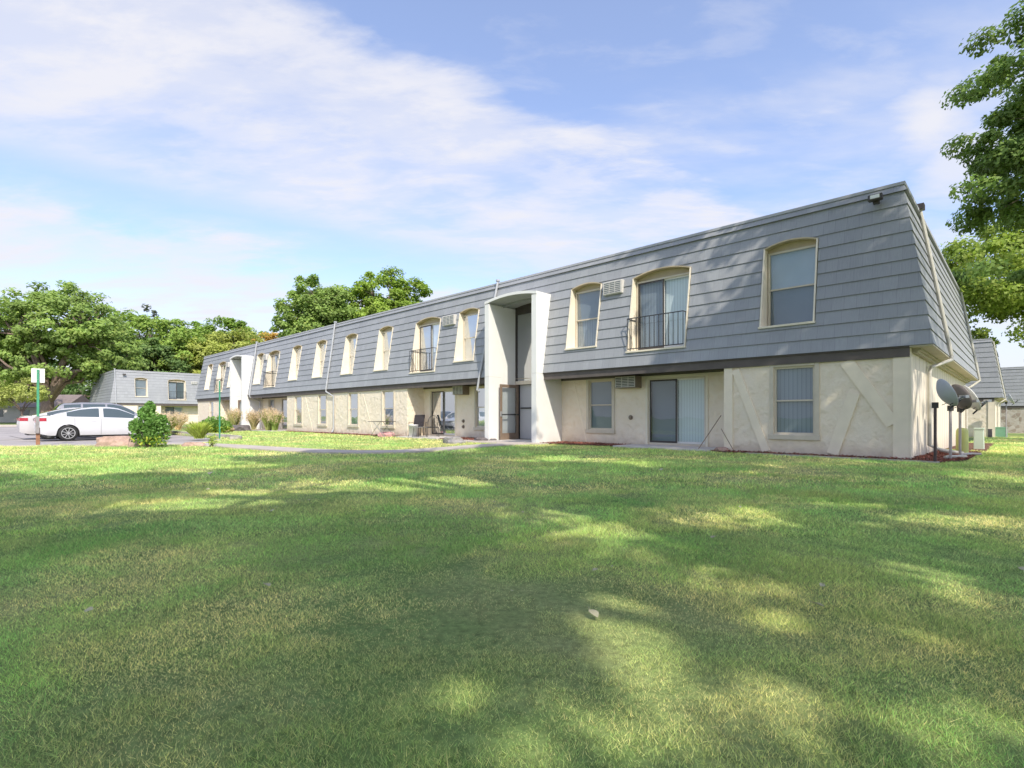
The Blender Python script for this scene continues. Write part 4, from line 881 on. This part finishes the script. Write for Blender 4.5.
# ---------------------------------------------------------------- cars
def interp(x, pts):
    xs_, zs_ = zip(*pts); return float(np.interp(x, xs_, zs_))
def smooth_interp(x, pts):
    return sum(interp(x+dx, pts) for dx in (-.08, -.04, 0, .04, .08))/5
def car(name, label, loc, heading, paint, sp, group=None, detail=True, cat='car'):
    L, W, H, wb, fo, wr = sp['L'], sp['W'], sp['H'], sp['wb'], sp['fo'], sp['wr']
    root = empty(name, loc, heading); tag(root, label, cat, group)
    xf = L/2-fo; xr = xf-wb; top = sp['top']; roof = sp['roof']; sill = .24
    X = sorted({round(q, 3) for q in list(np.linspace(-L/2, L/2, 60))+[xf+wr*1.12*math.cos(t) for t in np.linspace(0, math.pi, 12)]+[xr+wr*1.12*math.cos(t) for t in np.linspace(0, math.pi, 12)]})
    def zb(x):
        z = sill+.10*max(0, abs(x)-L/2+.35)/.35
        for xw in (xf, xr):
            d = abs(x-xw); Rr = wr*1.12
            if d < Rr: z = max(z, wr+math.sqrt(max(0, Rr*Rr-d*d)))
        return z
    def zt(x): return smooth_interp(x, top)
    def hw(x, z):
        t = min(1, abs(x)/(L/2)); w = W/2*(1-.05*t**3-.30*max(0, t-.88)**1.5/.12**1.5*.5)
        k = (z-.58)/.45; return w*(1-.055*k*k if k > 0 else 1-.05*k*k)
    body = MB(); rows = 9
    for s in (1, -1):
        P = []
        for r in range(rows):
            f = r/(rows-1); row = []
            for x in X:
                b, t = zb(x), zt(x); z = b+(t-b)*f; row.append((x, s*hw(x, z), z))
            P.append(row)
        body.grid(P)
        # wheel well
    deck = [[(x, hw(x, zt(x))*c, zt(x)+.035*(1-c*c)) for x in X] for c in np.linspace(-1, 1, 9)]
    body.grid(deck)
    for xe in (X[0], X[-1]):
        P = [[(xe+(.06 if xe > 0 else -.06)*(1-c*c)*math.sin(math.pi*f), hw(xe, zb(xe)+(zt(xe)-zb(xe))*f)*c, zb(xe)+(zt(xe)-zb(xe))*f) for c in np.linspace(-1, 1, 9)] for f in np.linspace(0, 1, 6)]
        body.grid(P)
    # greenhouse
    x0, x1 = roof[0][0], roof[-1][0]; K = 44; gx = [x0+(x1-x0)*k/K for k in range(K+1)]
    def zr(x): return max(zt(x)+.036, smooth_interp(x, roof)) if x0+.05 < x < x1-.05 else max(zt(x)+.036, interp(x, roof))
    sections = []
    for x in gx:
        wb_ = hw(x, zt(x))-.01; b, t = zt(x), zr(x); hgt = t-b; tw = max(0, min(1, hgt/(H-.95)))
        in_ = wb_-.20*tw-.02
        pts = [(x, wb_, b-.01), (x, wb_-.02*tw, b+.04*tw+.001), (x, in_+.04*tw, b+hgt*.86), (x, in_-.05, b+hgt*.965), (x, in_*.5, t-.004), (x, 0, t+.008)]
        sections.append(pts)
    bk = {'body': MB(), 'windshield': MB(), 'rear_window': MB(), 'side_window': MB()}
    A0, A1, Cc, piv = sp['wsh'], sp['rwin'], sp['cpil'], sp['bpil']
    for i in range(K):
        xm = (gx[i]+gx[i+1])/2
        for s in (1, -1):
            for j in range(5):
                a, b, c, d = sections[i][j], sections[i+1][j], sections[i+1][j+1], sections[i][j+1]
                q = [(p[0], s*p[1], p[2]) for p in (a, b, c, d)]
                key = 'body'
                if j == 1 and Cc[0] < xm < Cc[1] and not any(abs(xm-p) < .06 for p in piv): key = 'side_window'
                if j >= 3 and xm > A0: key = 'windshield'
                if j >= 3 and xm < A1: key = 'rear_window'
                bk[key].quad(*q)
    n = len(body.v); body.v += bk['body'].v; body.f += [tuple(i+n for i in f) for f in bk['body'].f]
    bo = body.build('body', M[paint], root, smooth=True)
    mo = bo.modifiers.new('e', 'EDGE_SPLIT'); mo.split_angle = R(38)
    for k in ('windshield', 'rear_window', 'side_window'):
        if bk[k].f: bk[k].build(k, M['carglass'], root, smooth=True)
    un = MB(); un.box(-L/2+.25, L/2-.25, -W/2+.14, W/2-.14, .2, .62); un.build('underbody', M['plastic'], root)
    for xw in (xf, xr):
        for s in (1, -1):
            yo_ = s*(W/2-.12); w = empty('wheel', (xw, yo_, wr), 0, root); t = .10
            MB().lathe((0, 0, 0), [(wr*.66, -t*s), (wr*.93, -t*s), (wr, -t*.6*s), (wr, t*.6*s), (wr*.94, t*s), (wr*.68, t*1.02*s)], 28, 'y').build('tyre', M['tyre'], w, smooth=True)
            rm = MB(); rm.lathe((0, 0, 0), [(wr*.69, t*1.03*s), (wr*.64, t*.9*s), (wr*.62, t*.2*s), (0, t*.15*s)], 24, 'y'); rm.build('wheel_well_shadow', M['plastic'], w)
            rm = MB(); rm.lathe((0, 0, 0), [(wr*.70, t*1.0*s), (wr*.70, t*1.06*s), (wr*.63, t*1.06*s), (wr*.62, t*.7*s)], 24, 'y'); rm.lathe((0, 0, 0), [(wr*.16, t*.6*s), (wr*.15, t*1.0*s), (0, t*1.02*s)], 12, 'y')
            for q in range(sp.get('spokes', 9)):
                an = 2*math.pi*q/sp.get('spokes', 9); ca, sa = math.cos(an), math.sin(an)
                rm.bar((ca*wr*.1, t*.88*s, sa*wr*.1), (ca*wr*.65, t*.92*s, sa*wr*.65), .022, .07, up=(ca, 0, sa) if 0 else (0, 1, 0))
            rm.build('rim', M['rim'], w)
    for s in (1, -1):
        for (a, b, z0_, z1_, nm, mt) in ((-L/2-.005, -L/2+.27, sp['tl'][0], sp['tl'][1], 'tail_light', 'tail'), (L/2-.38, L/2-.02, .62, .74, 'headlight', 'lamp')):
            P = []
            for f in np.linspace(0, 1, 4):
                z = z0_+(z1_-z0_)*f; P.append([(x, s*(hw(max(-L/2, min(L/2, x)), z)+.008), z) for x in np.linspace(a, b, 6)])
            xe = a if nm == 'tail_light' else b
            mb = MB(); mb.grid(P); hwid = hw(max(-L/2, min(L/2, xe)), (z0_+z1_)/2)
            sg = -1 if nm == 'tail_light' else 1
            mb.quad((xe+.012*sg, s*(hwid+.008), z0_), (xe+.05*sg, s*(hwid-.20), z0_+.02), (xe+.05*sg, s*(hwid-.20), z1_-.02), (xe+.012*sg, s*(hwid+.008), z1_))
            mb.build(nm, M[mt], root)
        if detail:
            m = MB(); xm = sp['wsh']+.55; m.lathe((xm, s*(W/2+.07), zt(xm)+.06), [(0, -.09), (.06, -.07), (.085, 0), (.06, .07), (0, .09)], 10, 'y'); m.build('mirror', M[paint], root, smooth=True)
            h = MB()
            for xd in sp['bpil']:
                zz = zt(xd)-.13; h.box(xd-.34, xd-.16, s*(hw(xd-.25, zz)-.0)-.012, s*(hw(xd-.25, zz))+.018, zz-.015, zz+.02)
            h.build('door_handle', M[paint], root)
            g = MB()
            for xd in sp['bpil']+[sp['cpil'][0]+.25, sp['wsh']+.62]:
                zs_ = np.linspace(max(zb(xd), sill)+.02, zt(xd)-.02, 8); g.grid([[(xd-.005, s*(hw(xd, z)+.002), z) for z in zs_], [(xd+.005, s*(hw(xd, z)+.002), z) for z in zs_]])
            g.build('door_seam', M['plastic'], root)
    MB().box(-L/2-.035, -L/2-.02, -.16, .16, .62 if sp['H'] > 1.6 else .70, .74 if sp['H'] > 1.6 else .82).build('number_plate', M['sign'], root)
    return root
SEDAN = dict(L=4.70, W=1.84, H=1.47, wb=2.765, fo=.97, wr=.335, top=[(-2.44, .80), (-2.38, .98), (-2.2, 1.05), (-1.75, 1.07), (-1.2, 1.00), (.2, .95), (.85, .94), (1.3, .92), (2.0, .80), (2.3, .68), (2.44, .52)],
             roof=[(-1.95, 1.07), (-1.5, 1.22), (-1.0, 1.39), (-.5, 1.465), (0, 1.475), (.35, 1.43), (.75, 1.24), (1.28, .94)], wsh=.42, rwin=-.95, cpil=(-1.42, .98), bpil=[-.28], tl=(.84, .98))
SUV = dict(L=4.9, W=1.9, H=1.78, wb=2.8, fo=.95, wr=.37, top=[(-2.45, .9), (-2.4, 1.12), (-1.9, 1.14), (.8, 1.08), (1.2, 1.06), (2.0, 1.0), (2.3, .88), (2.45, .6)],
           roof=[(-2.38, 1.12), (-2.25, 1.45), (-2.05, 1.70), (-1.2, 1.775), (0, 1.775), (.4, 1.68), (.8, 1.45), (1.3, 1.07)], wsh=.4, rwin=-1.98, cpil=(-1.98, .98), bpil=[-.25, -1.25], tl=(1.0, 1.35), spokes=6)
hv = math.atan2(VY, VX)
def car_at(rwx, rwy, sp):   # place by the ground point of the near rear wheel
    xr = sp['L']/2-sp['fo']-sp['wb']; s = -1
    ox, oy = xr, s*(sp['W']/2); c, sn = math.cos(hv), math.sin(hv)
    return (rwx-(ox*c-oy*sn), rwy-(ox*sn+oy*c), LOTZ)
p = car_at(-18.75, 22.35, SEDAN)
sed = car('sedan', 'white sedan nearest the lawn, parked nose toward the leafy shrub', p, hv, 'carwhite', SEDAN)
p2 = (p[0]+UX*2.75, p[1]+UY*2.75, LOTZ); car('hatchback', 'white car second in the near row, its tail showing left of the signpost', (p2[0]-VX*.4, p2[1]-VY*.4, LOTZ), hv, 'carpearl', SEDAN, detail=False)
p3 = (p[0]+UX*5.6+VX*1.0, p[1]+UY*5.6+VY*1.0, LOTZ); car('suv', 'silver sport utility vehicle with roof rails parked behind the white sedan', p3, hv, 'carsilver', SUV, detail=False)
for q, (x_, y_, pt_, lab, sp_) in enumerate(((-92, 96, 'carwhite', 'small distant white car at the left edge of the photo', SEDAN), (-84.5, 95, 'carblue', 'small distant dark blue car second from the left edge', SEDAN), (-90, 101, 'carsilver', 'distant silver car behind the white and blue ones', SUV), (-78.2, 96, 'carmaroon', 'distant maroon car nearest the signpost', SUV))):
    car('parked_car', lab, (x_, y_, .02), R(20) if q % 2 else R(10), pt_, sp_, detail=False)
# far houses
def house(label, x, y, w, d, rz):
    r_ = empty('house', (x, y, 0), rz); tag(r_, label, 'house')
    MB().box(-w/2, w/2, -d/2, d/2, 0, 2.4).build('wall', M['housewall'], r_)
    MB().prism([(-w/2-.4, -d/2-.4, 2.4), (-w/2-.4, 0, 4.6), (-w/2-.4, d/2+.4, 2.4)], (w+.8, 0, 0)).build('roof', M['houseroof'], r_)
    for a in (-w/3, 0, w/3): MB().box(a-.6, a+.6, -d/2-.04, -d/2-.005, .9, 2).build('window', M['carglass'], r_)
house('low grey roofed house behind the trunk of the forked maple', -78, 88, 11, 8, .15)
house('low brown roofed house glimpsed between the trunk and the left building', -63, 92, 13, 8, -.1)
# ---------------------------------------------------------------- signs
def signpost(label, x, y, h, ps, panel_w, panel_h, rz, rust=True, sidepanel=True):
    r_ = empty('sign_post', (x, y, gz(x, y)), rz); tag(r_, label, 'sign post')
    if rust: MB().box(-.055, .055, -.05, .05, -.1, .55).build('post_base', M['rustpost'], r_, bevel=.006)
    mb = MB(); mb.box(-ps, ps, -.02, -.012, .02, h); mb.box(-ps, -ps+.01, -.012, .02, .02, h); mb.box(ps-.01, ps, -.012, .02, .02, h); mb.build('post', M['greenpost'], r_)
    if rust: MB().box(-.06, .045, -.12, -.052, .35, .95).build('reflector', M['rock_grey'], r_)
    MB().box(-panel_w/2, panel_w/2, .021, .027, h-panel_h, h+.04).build('sign_panel', M['sign'], r_, bevel=.003)
    b = MB()
    for z in (h-.1, h-panel_h+.1): b.lathe((0, -.02, z), [(0, -.02), (.012, -.02), (.012, 0)], 8, 'y')
    b.build('bolt', M['alu'], r_)
signpost('green metal post carrying a blank white sign back, left beside the white sedan', -16.9, 18.85, 2.62, .035, .36, .46, R(38))
signpost('thin green signpost on the grass island before the second portal', -12.33, 22.3, 2.45, .022, .06, .42, R(60), False)
# ---------------------------------------------------------------- right end yard
def dish(label, x, y, h, dirx, diry, r, mat, mast, arm=True, tilt=.35, flip=False):
    r_ = empty('satellite_dish', (x, y, gz(x, y))); tag(r_, label, 'satellite dish')
    MB().tube([(0, 0, -.1), (0, 0, h)], .028, 10).build('mast', M[mast], r_)
    n = Vector((dirx, diry, tilt)).normalized(); c = Vector((0, 0, h+.05))+n*.16; up = Vector((0, 0, 1)); a = n.cross(up).normalized(); b = a.cross(n).normalized()
    def P(rr, t): return c+(a*math.cos(t)*rr*.92+b*math.sin(t)*rr)*1.0+n*(.42*rr*rr/r)+b*.12
    mb = MB(); T_ = 28; mb.grid([[P(r*i/7, 2*math.pi*k/T_) for k in range(T_+1)] for i in range(8)]); mb.grid([[P(r*i/7, 2*math.pi*k/T_)-n*.012 for k in range(T_+1)] for i in range(8)]); mb.grid([[P(r, 2*math.pi*k/T_) for k in range(T_+1)], [P(r, 2*math.pi*k/T_)-n*.012 for k in range(T_+1)]])
    mb.build('reflector', M[mat], r_, smooth=True)
    MB().box(-.04, .04, -.04, .04, h-.04, h+.08).build('mount', M['plastic'], r_)
    if arm:
        e0 = c-b*(r-.1); e1 = c+n*(r*1.15)-b*(r*.25)
        MB().bar(e0, e1, .03, .03).bar(c-b*.1-a*r*.5, e1, .012).bar(c-b*.1+a*r*.5, e1, .012).build('feed_arm', M['plastic'], r_)
        MB().bar(e1-a*.12, e1+a*.12, .06, .06).bar(e1, e1-n*.12, .05).build('receiver', M['alu'], r_)
dish('grey satellite dish on a dark pole nearest the building corner', 8.66, 10.82, 1.16, .9, -.22, .31, 'dish', 'mastblack', tilt=.42)
dish('brown backed satellite dish just behind the grey one', 9.62, 11.6, 1.12, .95, .0, .30, 'dishbrown', 'mastgalv', tilt=.4)
dish('pale satellite dish behind the brown one, facing right', 10.55, 12.45, 1.12, .95, -.35, .33, 'white', 'mastgalv', tilt=.5)
dish('small white dish mounted beside the second building', 30.1, 32.2, 2.1, .8, -.6, .35, 'white', 'mastgalv', tilt=.4)
dish('white dish standing before the farthest building', 49.0, 51.0, 2.4, .7, -.7, .45, 'white', 'mastgalv', tilt=.4)
def pedestal(name, label, x, y, w, d, h, mat, rz, cat, top=.04, taper=.9):
    z = gz(x, y); r_ = empty(name, (x, y, z), rz); tag(r_, label, cat)
    a, b = w/2, d/2; mb = MB(); n = len(mb.v)
    mb.v += [(-a, -b, -.05), (a, -b, -.05), (a, b, -.05), (-a, b, -.05), (-a*taper, -b*taper, h-top), (a*taper, -b*taper, h-top), (a*taper, b*taper, h-top), (-a*taper, b*taper, h-top)]
    mb.f += [(0, 3, 2, 1), (4, 5, 6, 7), (0, 1, 5, 4), (1, 2, 6, 5), (2, 3, 7, 6), (3, 0, 4, 7)]
    mb.build('body', M[mat], r_, bevel=.02)
    MB().box(-a*taper-.012, a*taper+.012, -b*taper-.012, b*taper+.012, h-top+.002, h+.02).build('lid', M[mat], r_, bevel=.012)
    MB().box(-a*.2, a*.2, -b-.002, -b+.03, h*.45, h*.52).build('latch', M['mastgalv'], r_)
pz = (11.75, 13.8); r_ = empty('cable_pedestal', (*pz, gz(*pz))); tag(r_, 'faded yellow green plastic cable pedestal in the mulch by the end wall', 'cable pedestal')
MB().lathe((0, 0, 0), [(.13, -.05), (.13, .5), (.125, .62), (.10, .68), (0, .70)], 20).build('cover', M['yellowgreen'], r_, smooth=True)
MB().lathe((0, 0, 0), [(.145, -.05), (.145, .06), (.132, .07)], 20).build('base_ring', M['yellowgreen'], r_)
pedestal('utility_box', 'pale green utility box on the grass beyond the cable pedestal', 14.75, 16.7, .3, .26, .66, 'palegreen', hv, 'utility box')
pedestal('transformer', 'low green transformer box beside the second building', 31.4, 34.0, .85, .7, .62, 'green', hv, 'transformer')
pedestal('utility_box', 'small dark meter box at the foot of the second building', 29.3, 32.4, .2, .2, .5, 'rock_dark', hv, 'utility box')
mb = MB(); mb.tube([(9.5, 11.6, .05), (9.7, 11.75, .06), (10.0, 11.9, .05), (10.3, 12.0, .04)], .035, 8); tag(mb.build('drain_pipe', M['pipe_end']), 'pale downspout extension lying on the mulch by the end wall', 'pipe')
mb = MB(); mb.tube([(10.6, 12.5, .04), (10.9, 12.7, .05), (11.2, 12.9, .04), (11.4, 12.85, .04)], .03, 8); tag(mb.build('drain_pipe', M['mastgalv']), 'dark bent pipe on the mulch before the cable pedestal', 'pipe')
# sticks leaning at the patio corner
s0 = UV(4.12, -.08); s1 = UV(4.75, -.12); mb = MB(); mb.tube([(s1[0], s1[1], .03), (s0[0], s0[1], .98)], .012, 6); tag(mb.build('stick', M['wood']), 'taller thin stick leaning on the wall corner beside the right patio', 'stick')
s1 = UV(3.75, -.14); mb = MB(); mb.tube([(s1[0], s1[1], .03), (s0[0], s0[1], .62)], .010, 6); tag(mb.build('stick', M['wood']), 'shorter stick leaning the other way at the right patio corner', 'stick')
# ---------------------------------------------------------------- left patio furniture
def at(u, v, z=.05): x_, y_ = UV(u, v); return (x_, y_, z)
r_ = empty('folding_table', at(19.9, -.75, 0), hv); tag(r_, 'thin dark folding table with crossed legs in front of the wall', 'table')
MB().box(-.3, .3, -.75, .75, .70, .725).build('tabletop', M['bronze'], r_, bevel=.004)
mb = MB()
for x_ in (-.26, .26): mb.tube([(x_, -.7, 0), (x_, .3, .70)], .012, 6); mb.tube([(x_, .6, 0), (x_, -.3, .70)], .012, 6)
mb.build('leg', M['alu'], r_)
def chair(label, loc, rz, mat, wire=False):
    r_ = empty('patio_chair', loc, rz); tag(r_, label, 'chair')
    if wire:
        s = MB()
        for k in range(9): s.tube([(-.24+.06*k, -.24, .43), (-.24+.06*k, .22, .41)], .006, 5)
        s.tube([(-.26, -.26, .43), (.26, -.26, .43), (.26, .24, .41), (-.26, .24, .41), (-.26, -.26, .43)], .011, 6); s.build('seat', M[mat], r_)
        s = MB(); arc = [(.27*math.cos(t), .25+.06, .45+.5*math.sin(t)) for t in np.linspace(0, math.pi, 13)]; s.tube([(a, b+.05*(c-.4), c) for a, b, c in arc], .011, 6)
        for k in range(1, 8):
            a = -.27+.0675*k; s.tube([(a, .25, .42), (a, .31, .45+.5*math.sqrt(max(0, 1-(a/.27)**2)))], .006, 5)
        s.build('backrest', M[mat], r_)
    else:
        MB().box(-.25, .25, -.24, .24, .40, .45).build('seat', M[mat], r_, bevel=.015)
        MB().prism([(-.25, .24, .45), (.25, .24, .45), (.25, .40, .98), (-.25, .40, .98)], (0, .035, 0)).build('backrest', M[mat], r_)
    for x_ in (-.25, .25):
        for y_ in (-.23, .25): MB().tube([(x_, y_*1.15, 0), (x_*.96, y_, .42)], .012, 6).build('leg', M['rail'], r_)
        MB().tube([(x_*1.06, .27, .62), (x_*1.06, -.2, .64), (x_*1.04, -.23, .42)], .012, 6).build('armrest', M['rail'], r_)
chair('dark fabric patio chair against the beige return wall', at(18.35, .1), hv-R(60), 'black')
chair('curved wire patio chair in front of the sliding door', at(17.2, .15), hv+R(150), 'rail', True)
bx_ = at(17.95, -.35); r_ = empty('bucket', bx_); tag(r_, 'white plastic bucket standing between the two patio chairs', 'bucket')
MB().lathe((0, 0, 0), [(0, 0), (.18, 0), (.215, .5), (.23, .5), (.23, .53), (.2, .53), (.19, .1), (0, .08)], 24).build('body', M['bucket'], r_, smooth=True)
MB().tube([(.22*math.cos(t), .22*math.sin(t), .5-.06*math.sin(t)) for t in np.linspace(0, math.pi, 10)], .006, 5).build('handle', M['alu'], r_)
r_ = empty('side_table', at(17.4, -.4), hv); tag(r_, 'small glass topped table beside the white bucket', 'table')
MB().box(-.28, .28, -.28, .28, .42, .44).build('tabletop', M['alu'], r_)
for x_ in (-.22, .22):
    for y_ in (-.22, .22): MB().tube([(x_, y_, 0), (x_*.8, y_*.8, .42)], .011, 6).build('leg', M['rail'], r_)
rock('faded pink bag slumped on the grass under the folding table', UV(19.8, -.6), (.36, .28, .24), M['pink'], 14, name='bag')['category'] = 'bag'
# leaves fallen on the lawn
LV = [('pale curled leaf on the grass left of centre', -2.35, 5.0+.15, .09), ('cream leaf lying in the big sunny patch', .38, 2.38+.1, .055), ('pale leaf on shaded grass right of centre', 1.55, 4.05, .06), ('whitish leaf on the left middle of the lawn', -4.9, 8.6, .1), ('yellow leaf on the right lawn', 3.1, 3.2, .05), ('small yellow leaf in the left foreground', -1.35, 2.9, .05), ('pale leaf near the first patio slab', 2.6, 9.2, .08), ('tan leaf just right of the centre foreground', 1.5, 2.6, .05)]
for lab, x_, y_, s_ in LV:
    rr = random.Random(lab); mb = MB(); n = 7; P = []
    for i in range(n):
        t = i/(n-1); wd = math.sin(math.pi*min(1, t*1.05))**.7*.42*s_
        P.append([((t-.5)*s_*1.3, k*wd, .012+abs(k)*wd*.5+.25*s_*(t-.5)**2) for k in (-1, -.5, 0, .5, 1)])
    mb.grid(P); mb.tube([(-.65*s_, 0, .012), (-.95*s_, .1*s_, .02)], .0015, 4)
    o = mb.build('fallen_leaf', M['dryleaf'], smooth=True); o.location = (x_, y_, .012); o.rotation_euler = (rr.uniform(-.3, .3), rr.uniform(-.3, .3), rr.uniform(0, 6)); tag(o, lab, 'leaf')
for i in range(26):
    x_ = RNG.uniform(-4.5, 5); y_ = RNG.uniform(2.2, 7)
    if abs(x_) > .9*y_: continue
    c = o.copy(); COL.objects.link(c); c.location = (x_, y_, .012); c.rotation_euler = (RNG.uniform(-.5, .5), RNG.uniform(-.5, .5), RNG.uniform(0, 6)); q = RNG.uniform(.4, .8); c.scale = (q, q, q); tag(c, 'tiny tan leaf fragment lying on the lawn', 'leaf', 'tiny leaf fragments on the lawn')
# ---------------------------------------------------------------- light, sky, camera
sd = bpy.data.lights.new('sun', 'SUN'); sd.energy = 4.6; sd.angle = R(.55); sd.color = (1, .93, .80)
so = bpy.data.objects.new('sun', sd); link(so); so.rotation_euler = SUNDIR.to_track_quat('-Z', 'Y').to_euler()
to_sun = (-SUNDIR).normalized(); elev = math.asin(to_sun.z); az = math.atan2(to_sun.x, to_sun.y)
wd = bpy.data.worlds.new('World'); sc.world = wd; wd.use_nodes = True; t = wd.node_tree; bg = t.nodes['Background']
def N(typ, **kw):
    x = t.nodes.new(typ)
    for k, v in kw.items(): setattr(x, k, v)
    return x
def LK(a, b): t.links.new(a, b)
def MA(op, a, b=0.0, c=None):
    x = N('ShaderNodeMath', operation=op)
    for i, v in enumerate((a, b) if c is None else (a, b, c)):
        if hasattr(v, 'is_output'): LK(v, x.inputs[i])
        else: x.inputs[i].default_value = v
    return x.outputs[0]
def SM(v, a, b):
    x = N('ShaderNodeMapRange', interpolation_type='SMOOTHSTEP'); x.inputs['From Min'].default_value = a; x.inputs['From Max'].default_value = b; LK(v, x.inputs['Value']); return x.outputs[0]
sky = N('ShaderNodeTexSky', sky_type='NISHITA'); sky.sun_disc = False; sky.sun_elevation = elev; sky.sun_rotation = az; sky.air_density = 1.0; sky.dust_density = 1.5; sky.ozone_density = 1.5
tc = N('ShaderNodeTexCoord').outputs['Generated']
sep = N('ShaderNodeSeparateXYZ'); LK(tc, sep.inputs[0])
den = MA('ADD', MA('MAXIMUM', sep.outputs['Z'], 0), .14)
cc = N('ShaderNodeCombineXYZ'); LK(MA('DIVIDE', sep.outputs['X'], den), cc.inputs[0]); LK(MA('DIVIDE', sep.outputs['Y'], den), cc.inputs[1])
def noise(scale, detail, rough, rot=0, stretch=(1, 1, 1), offs=(0, 0, 0), dist=0):
    mp = N('ShaderNodeMapping'); mp.inputs['Rotation'].default_value = (0, 0, rot); mp.inputs['Scale'].default_value = stretch; mp.inputs['Location'].default_value = offs; LK(cc.outputs[0], mp.inputs[0])
    x = N('ShaderNodeTexNoise'); x.inputs['Scale'].default_value = scale; x.inputs['Detail'].default_value = detail; x.inputs['Roughness'].default_value = rough; x.inputs['Distortion'].default_value = dist; LK(mp.outputs[0], x.inputs[0]); return x.outputs['Fac']
def pd(px, py): return Vector(((px-512)/528.7, 1, (416.5-py)/528.7)).normalized()   # compass direction of a cloud edge
def gc(a, b):
    n_ = pd(*a).cross(pd(*b)).normalized(); v = N('ShaderNodeVectorMath', operation='DOT_PRODUCT'); LK(tc, v.inputs[0]); v.inputs[1].default_value = n_
    nl = N('ShaderNodeVectorMath', operation='NORMALIZE'); LK(tc, nl.inputs[0]); LK(nl.outputs[0], v.inputs[0]); return v.outputs['Value']
n1 = noise(1.1, 7, .55, .6, (1, 1.9, 1), (3.1, 1.7, 0), .3); n2 = noise(3.4, 6, .6, .6, (1, 2.2, 1), (1, 5, 0), .2); n3 = noise(.5, 4, .5, .2, (1, 1, 1), (8, 2, 0))
wob = MA('ADD', MA('MULTIPLY', MA('SUBTRACT', n1, .5), .34), MA('MULTIPLY', MA('SUBTRACT', n2, .5), .12))
dA = gc((440, 45), (765, 200)); dA = MA('ADD', dA, wob)
dB = MA('ABSOLUTE', MA('ADD', gc((0, 168), (430, 268)), MA('MULTIPLY', wob, .5)))
main_c = SM(dA, -.03, .085) if gc else None
# sign: points below-left of line A must be positive
test = pd(440, 45).cross(pd(765, 200)).normalized().dot(pd(300, 150))
if test < 0:
    main_c = SM(MA('ADD', MA('MULTIPLY', gc((440, 45), (765, 200)), -1), wob), -.03, .085)
body_c = MA('MULTIPLY', main_c, MA('ADD', .34, MA('ADD', MA('MULTIPLY', SM(n1, .33, .62), .38), MA('MULTIPLY', SM(n2, .38, .64), .26))))
strip_b = MA('SUBTRACT', 1, MA('MULTIPLY', SM(dB, .055, .012), .62))
body_c = MA('MULTIPLY', body_c, strip_b)
wisps = MA('ADD', MA('MULTIPLY', SM(n1, .45, .7), .45), MA('ADD', .14, MA('MULTIPLY', SM(n2, .5, .7), .18)))
cl = MA('MAXIMUM', body_c, wisps)
# small cumulus at the upper right
nl = N('ShaderNodeVectorMath', operation='NORMALIZE'); LK(tc, nl.inputs[0])
for (px, py, r0, amt) in ((935, 118, .08, .95), (960, 155, .07, .8), (1015, 300, .09, .8)):
    v = N('ShaderNodeVectorMath', operation='DISTANCE'); LK(nl.outputs[0], v.inputs[0]); v.inputs[1].default_value = pd(px, py)
    cl = MA('MAXIMUM', cl, MA('MULTIPLY', SM(MA('ADD', v.outputs['Value'], MA('MULTIPLY', wob, .5)), r0*1.3, r0*.2), amt))
haze = SM(sep.outputs['Z'], .36, .0); cl = MA('MAXIMUM', cl, MA('MULTIPLY', haze, .85))
cl = MA('MINIMUM', cl, .96)
mx = N('ShaderNodeMix', data_type='RGBA'); LK(cl, mx.inputs[0])
tint = N('ShaderNodeMix', data_type='RGBA', blend_type='MULTIPLY'); tint.inputs[0].default_value = 1; LK(sky.outputs[0], tint.inputs[6]); tint.inputs[7].default_value = (1.74, 1.77, 2.0, 1)
LK(tint.outputs[2], mx.inputs[6]); mx.inputs[7].default_value = (5.9, 5.9, 6.35, 1)
LK(mx.outputs[2], bg.inputs[0]); bg.inputs[1].default_value = .15
cam = bpy.data.cameras.new('camera'); co = bpy.data.objects.new('camera', cam); link(co)
co.location = (0, 0, EYE); co.rotation_euler = (R(90), 0, 0); cam.lens = 36*528.7/1024; cam.sensor_width = 36; cam.shift_y = 32.5/1024; cam.clip_end = 12000; cam.clip_start = .05
sc.camera = co
sc.view_settings.view_transform = 'Standard'; sc.view_settings.look = 'None'; sc.view_settings.exposure = 0; sc.view_settings.gamma = 1
sc.cycles.use_denoising = True; sc.cycles.max_bounces = 8; sc.cycles.transparent_max_bounces = 12
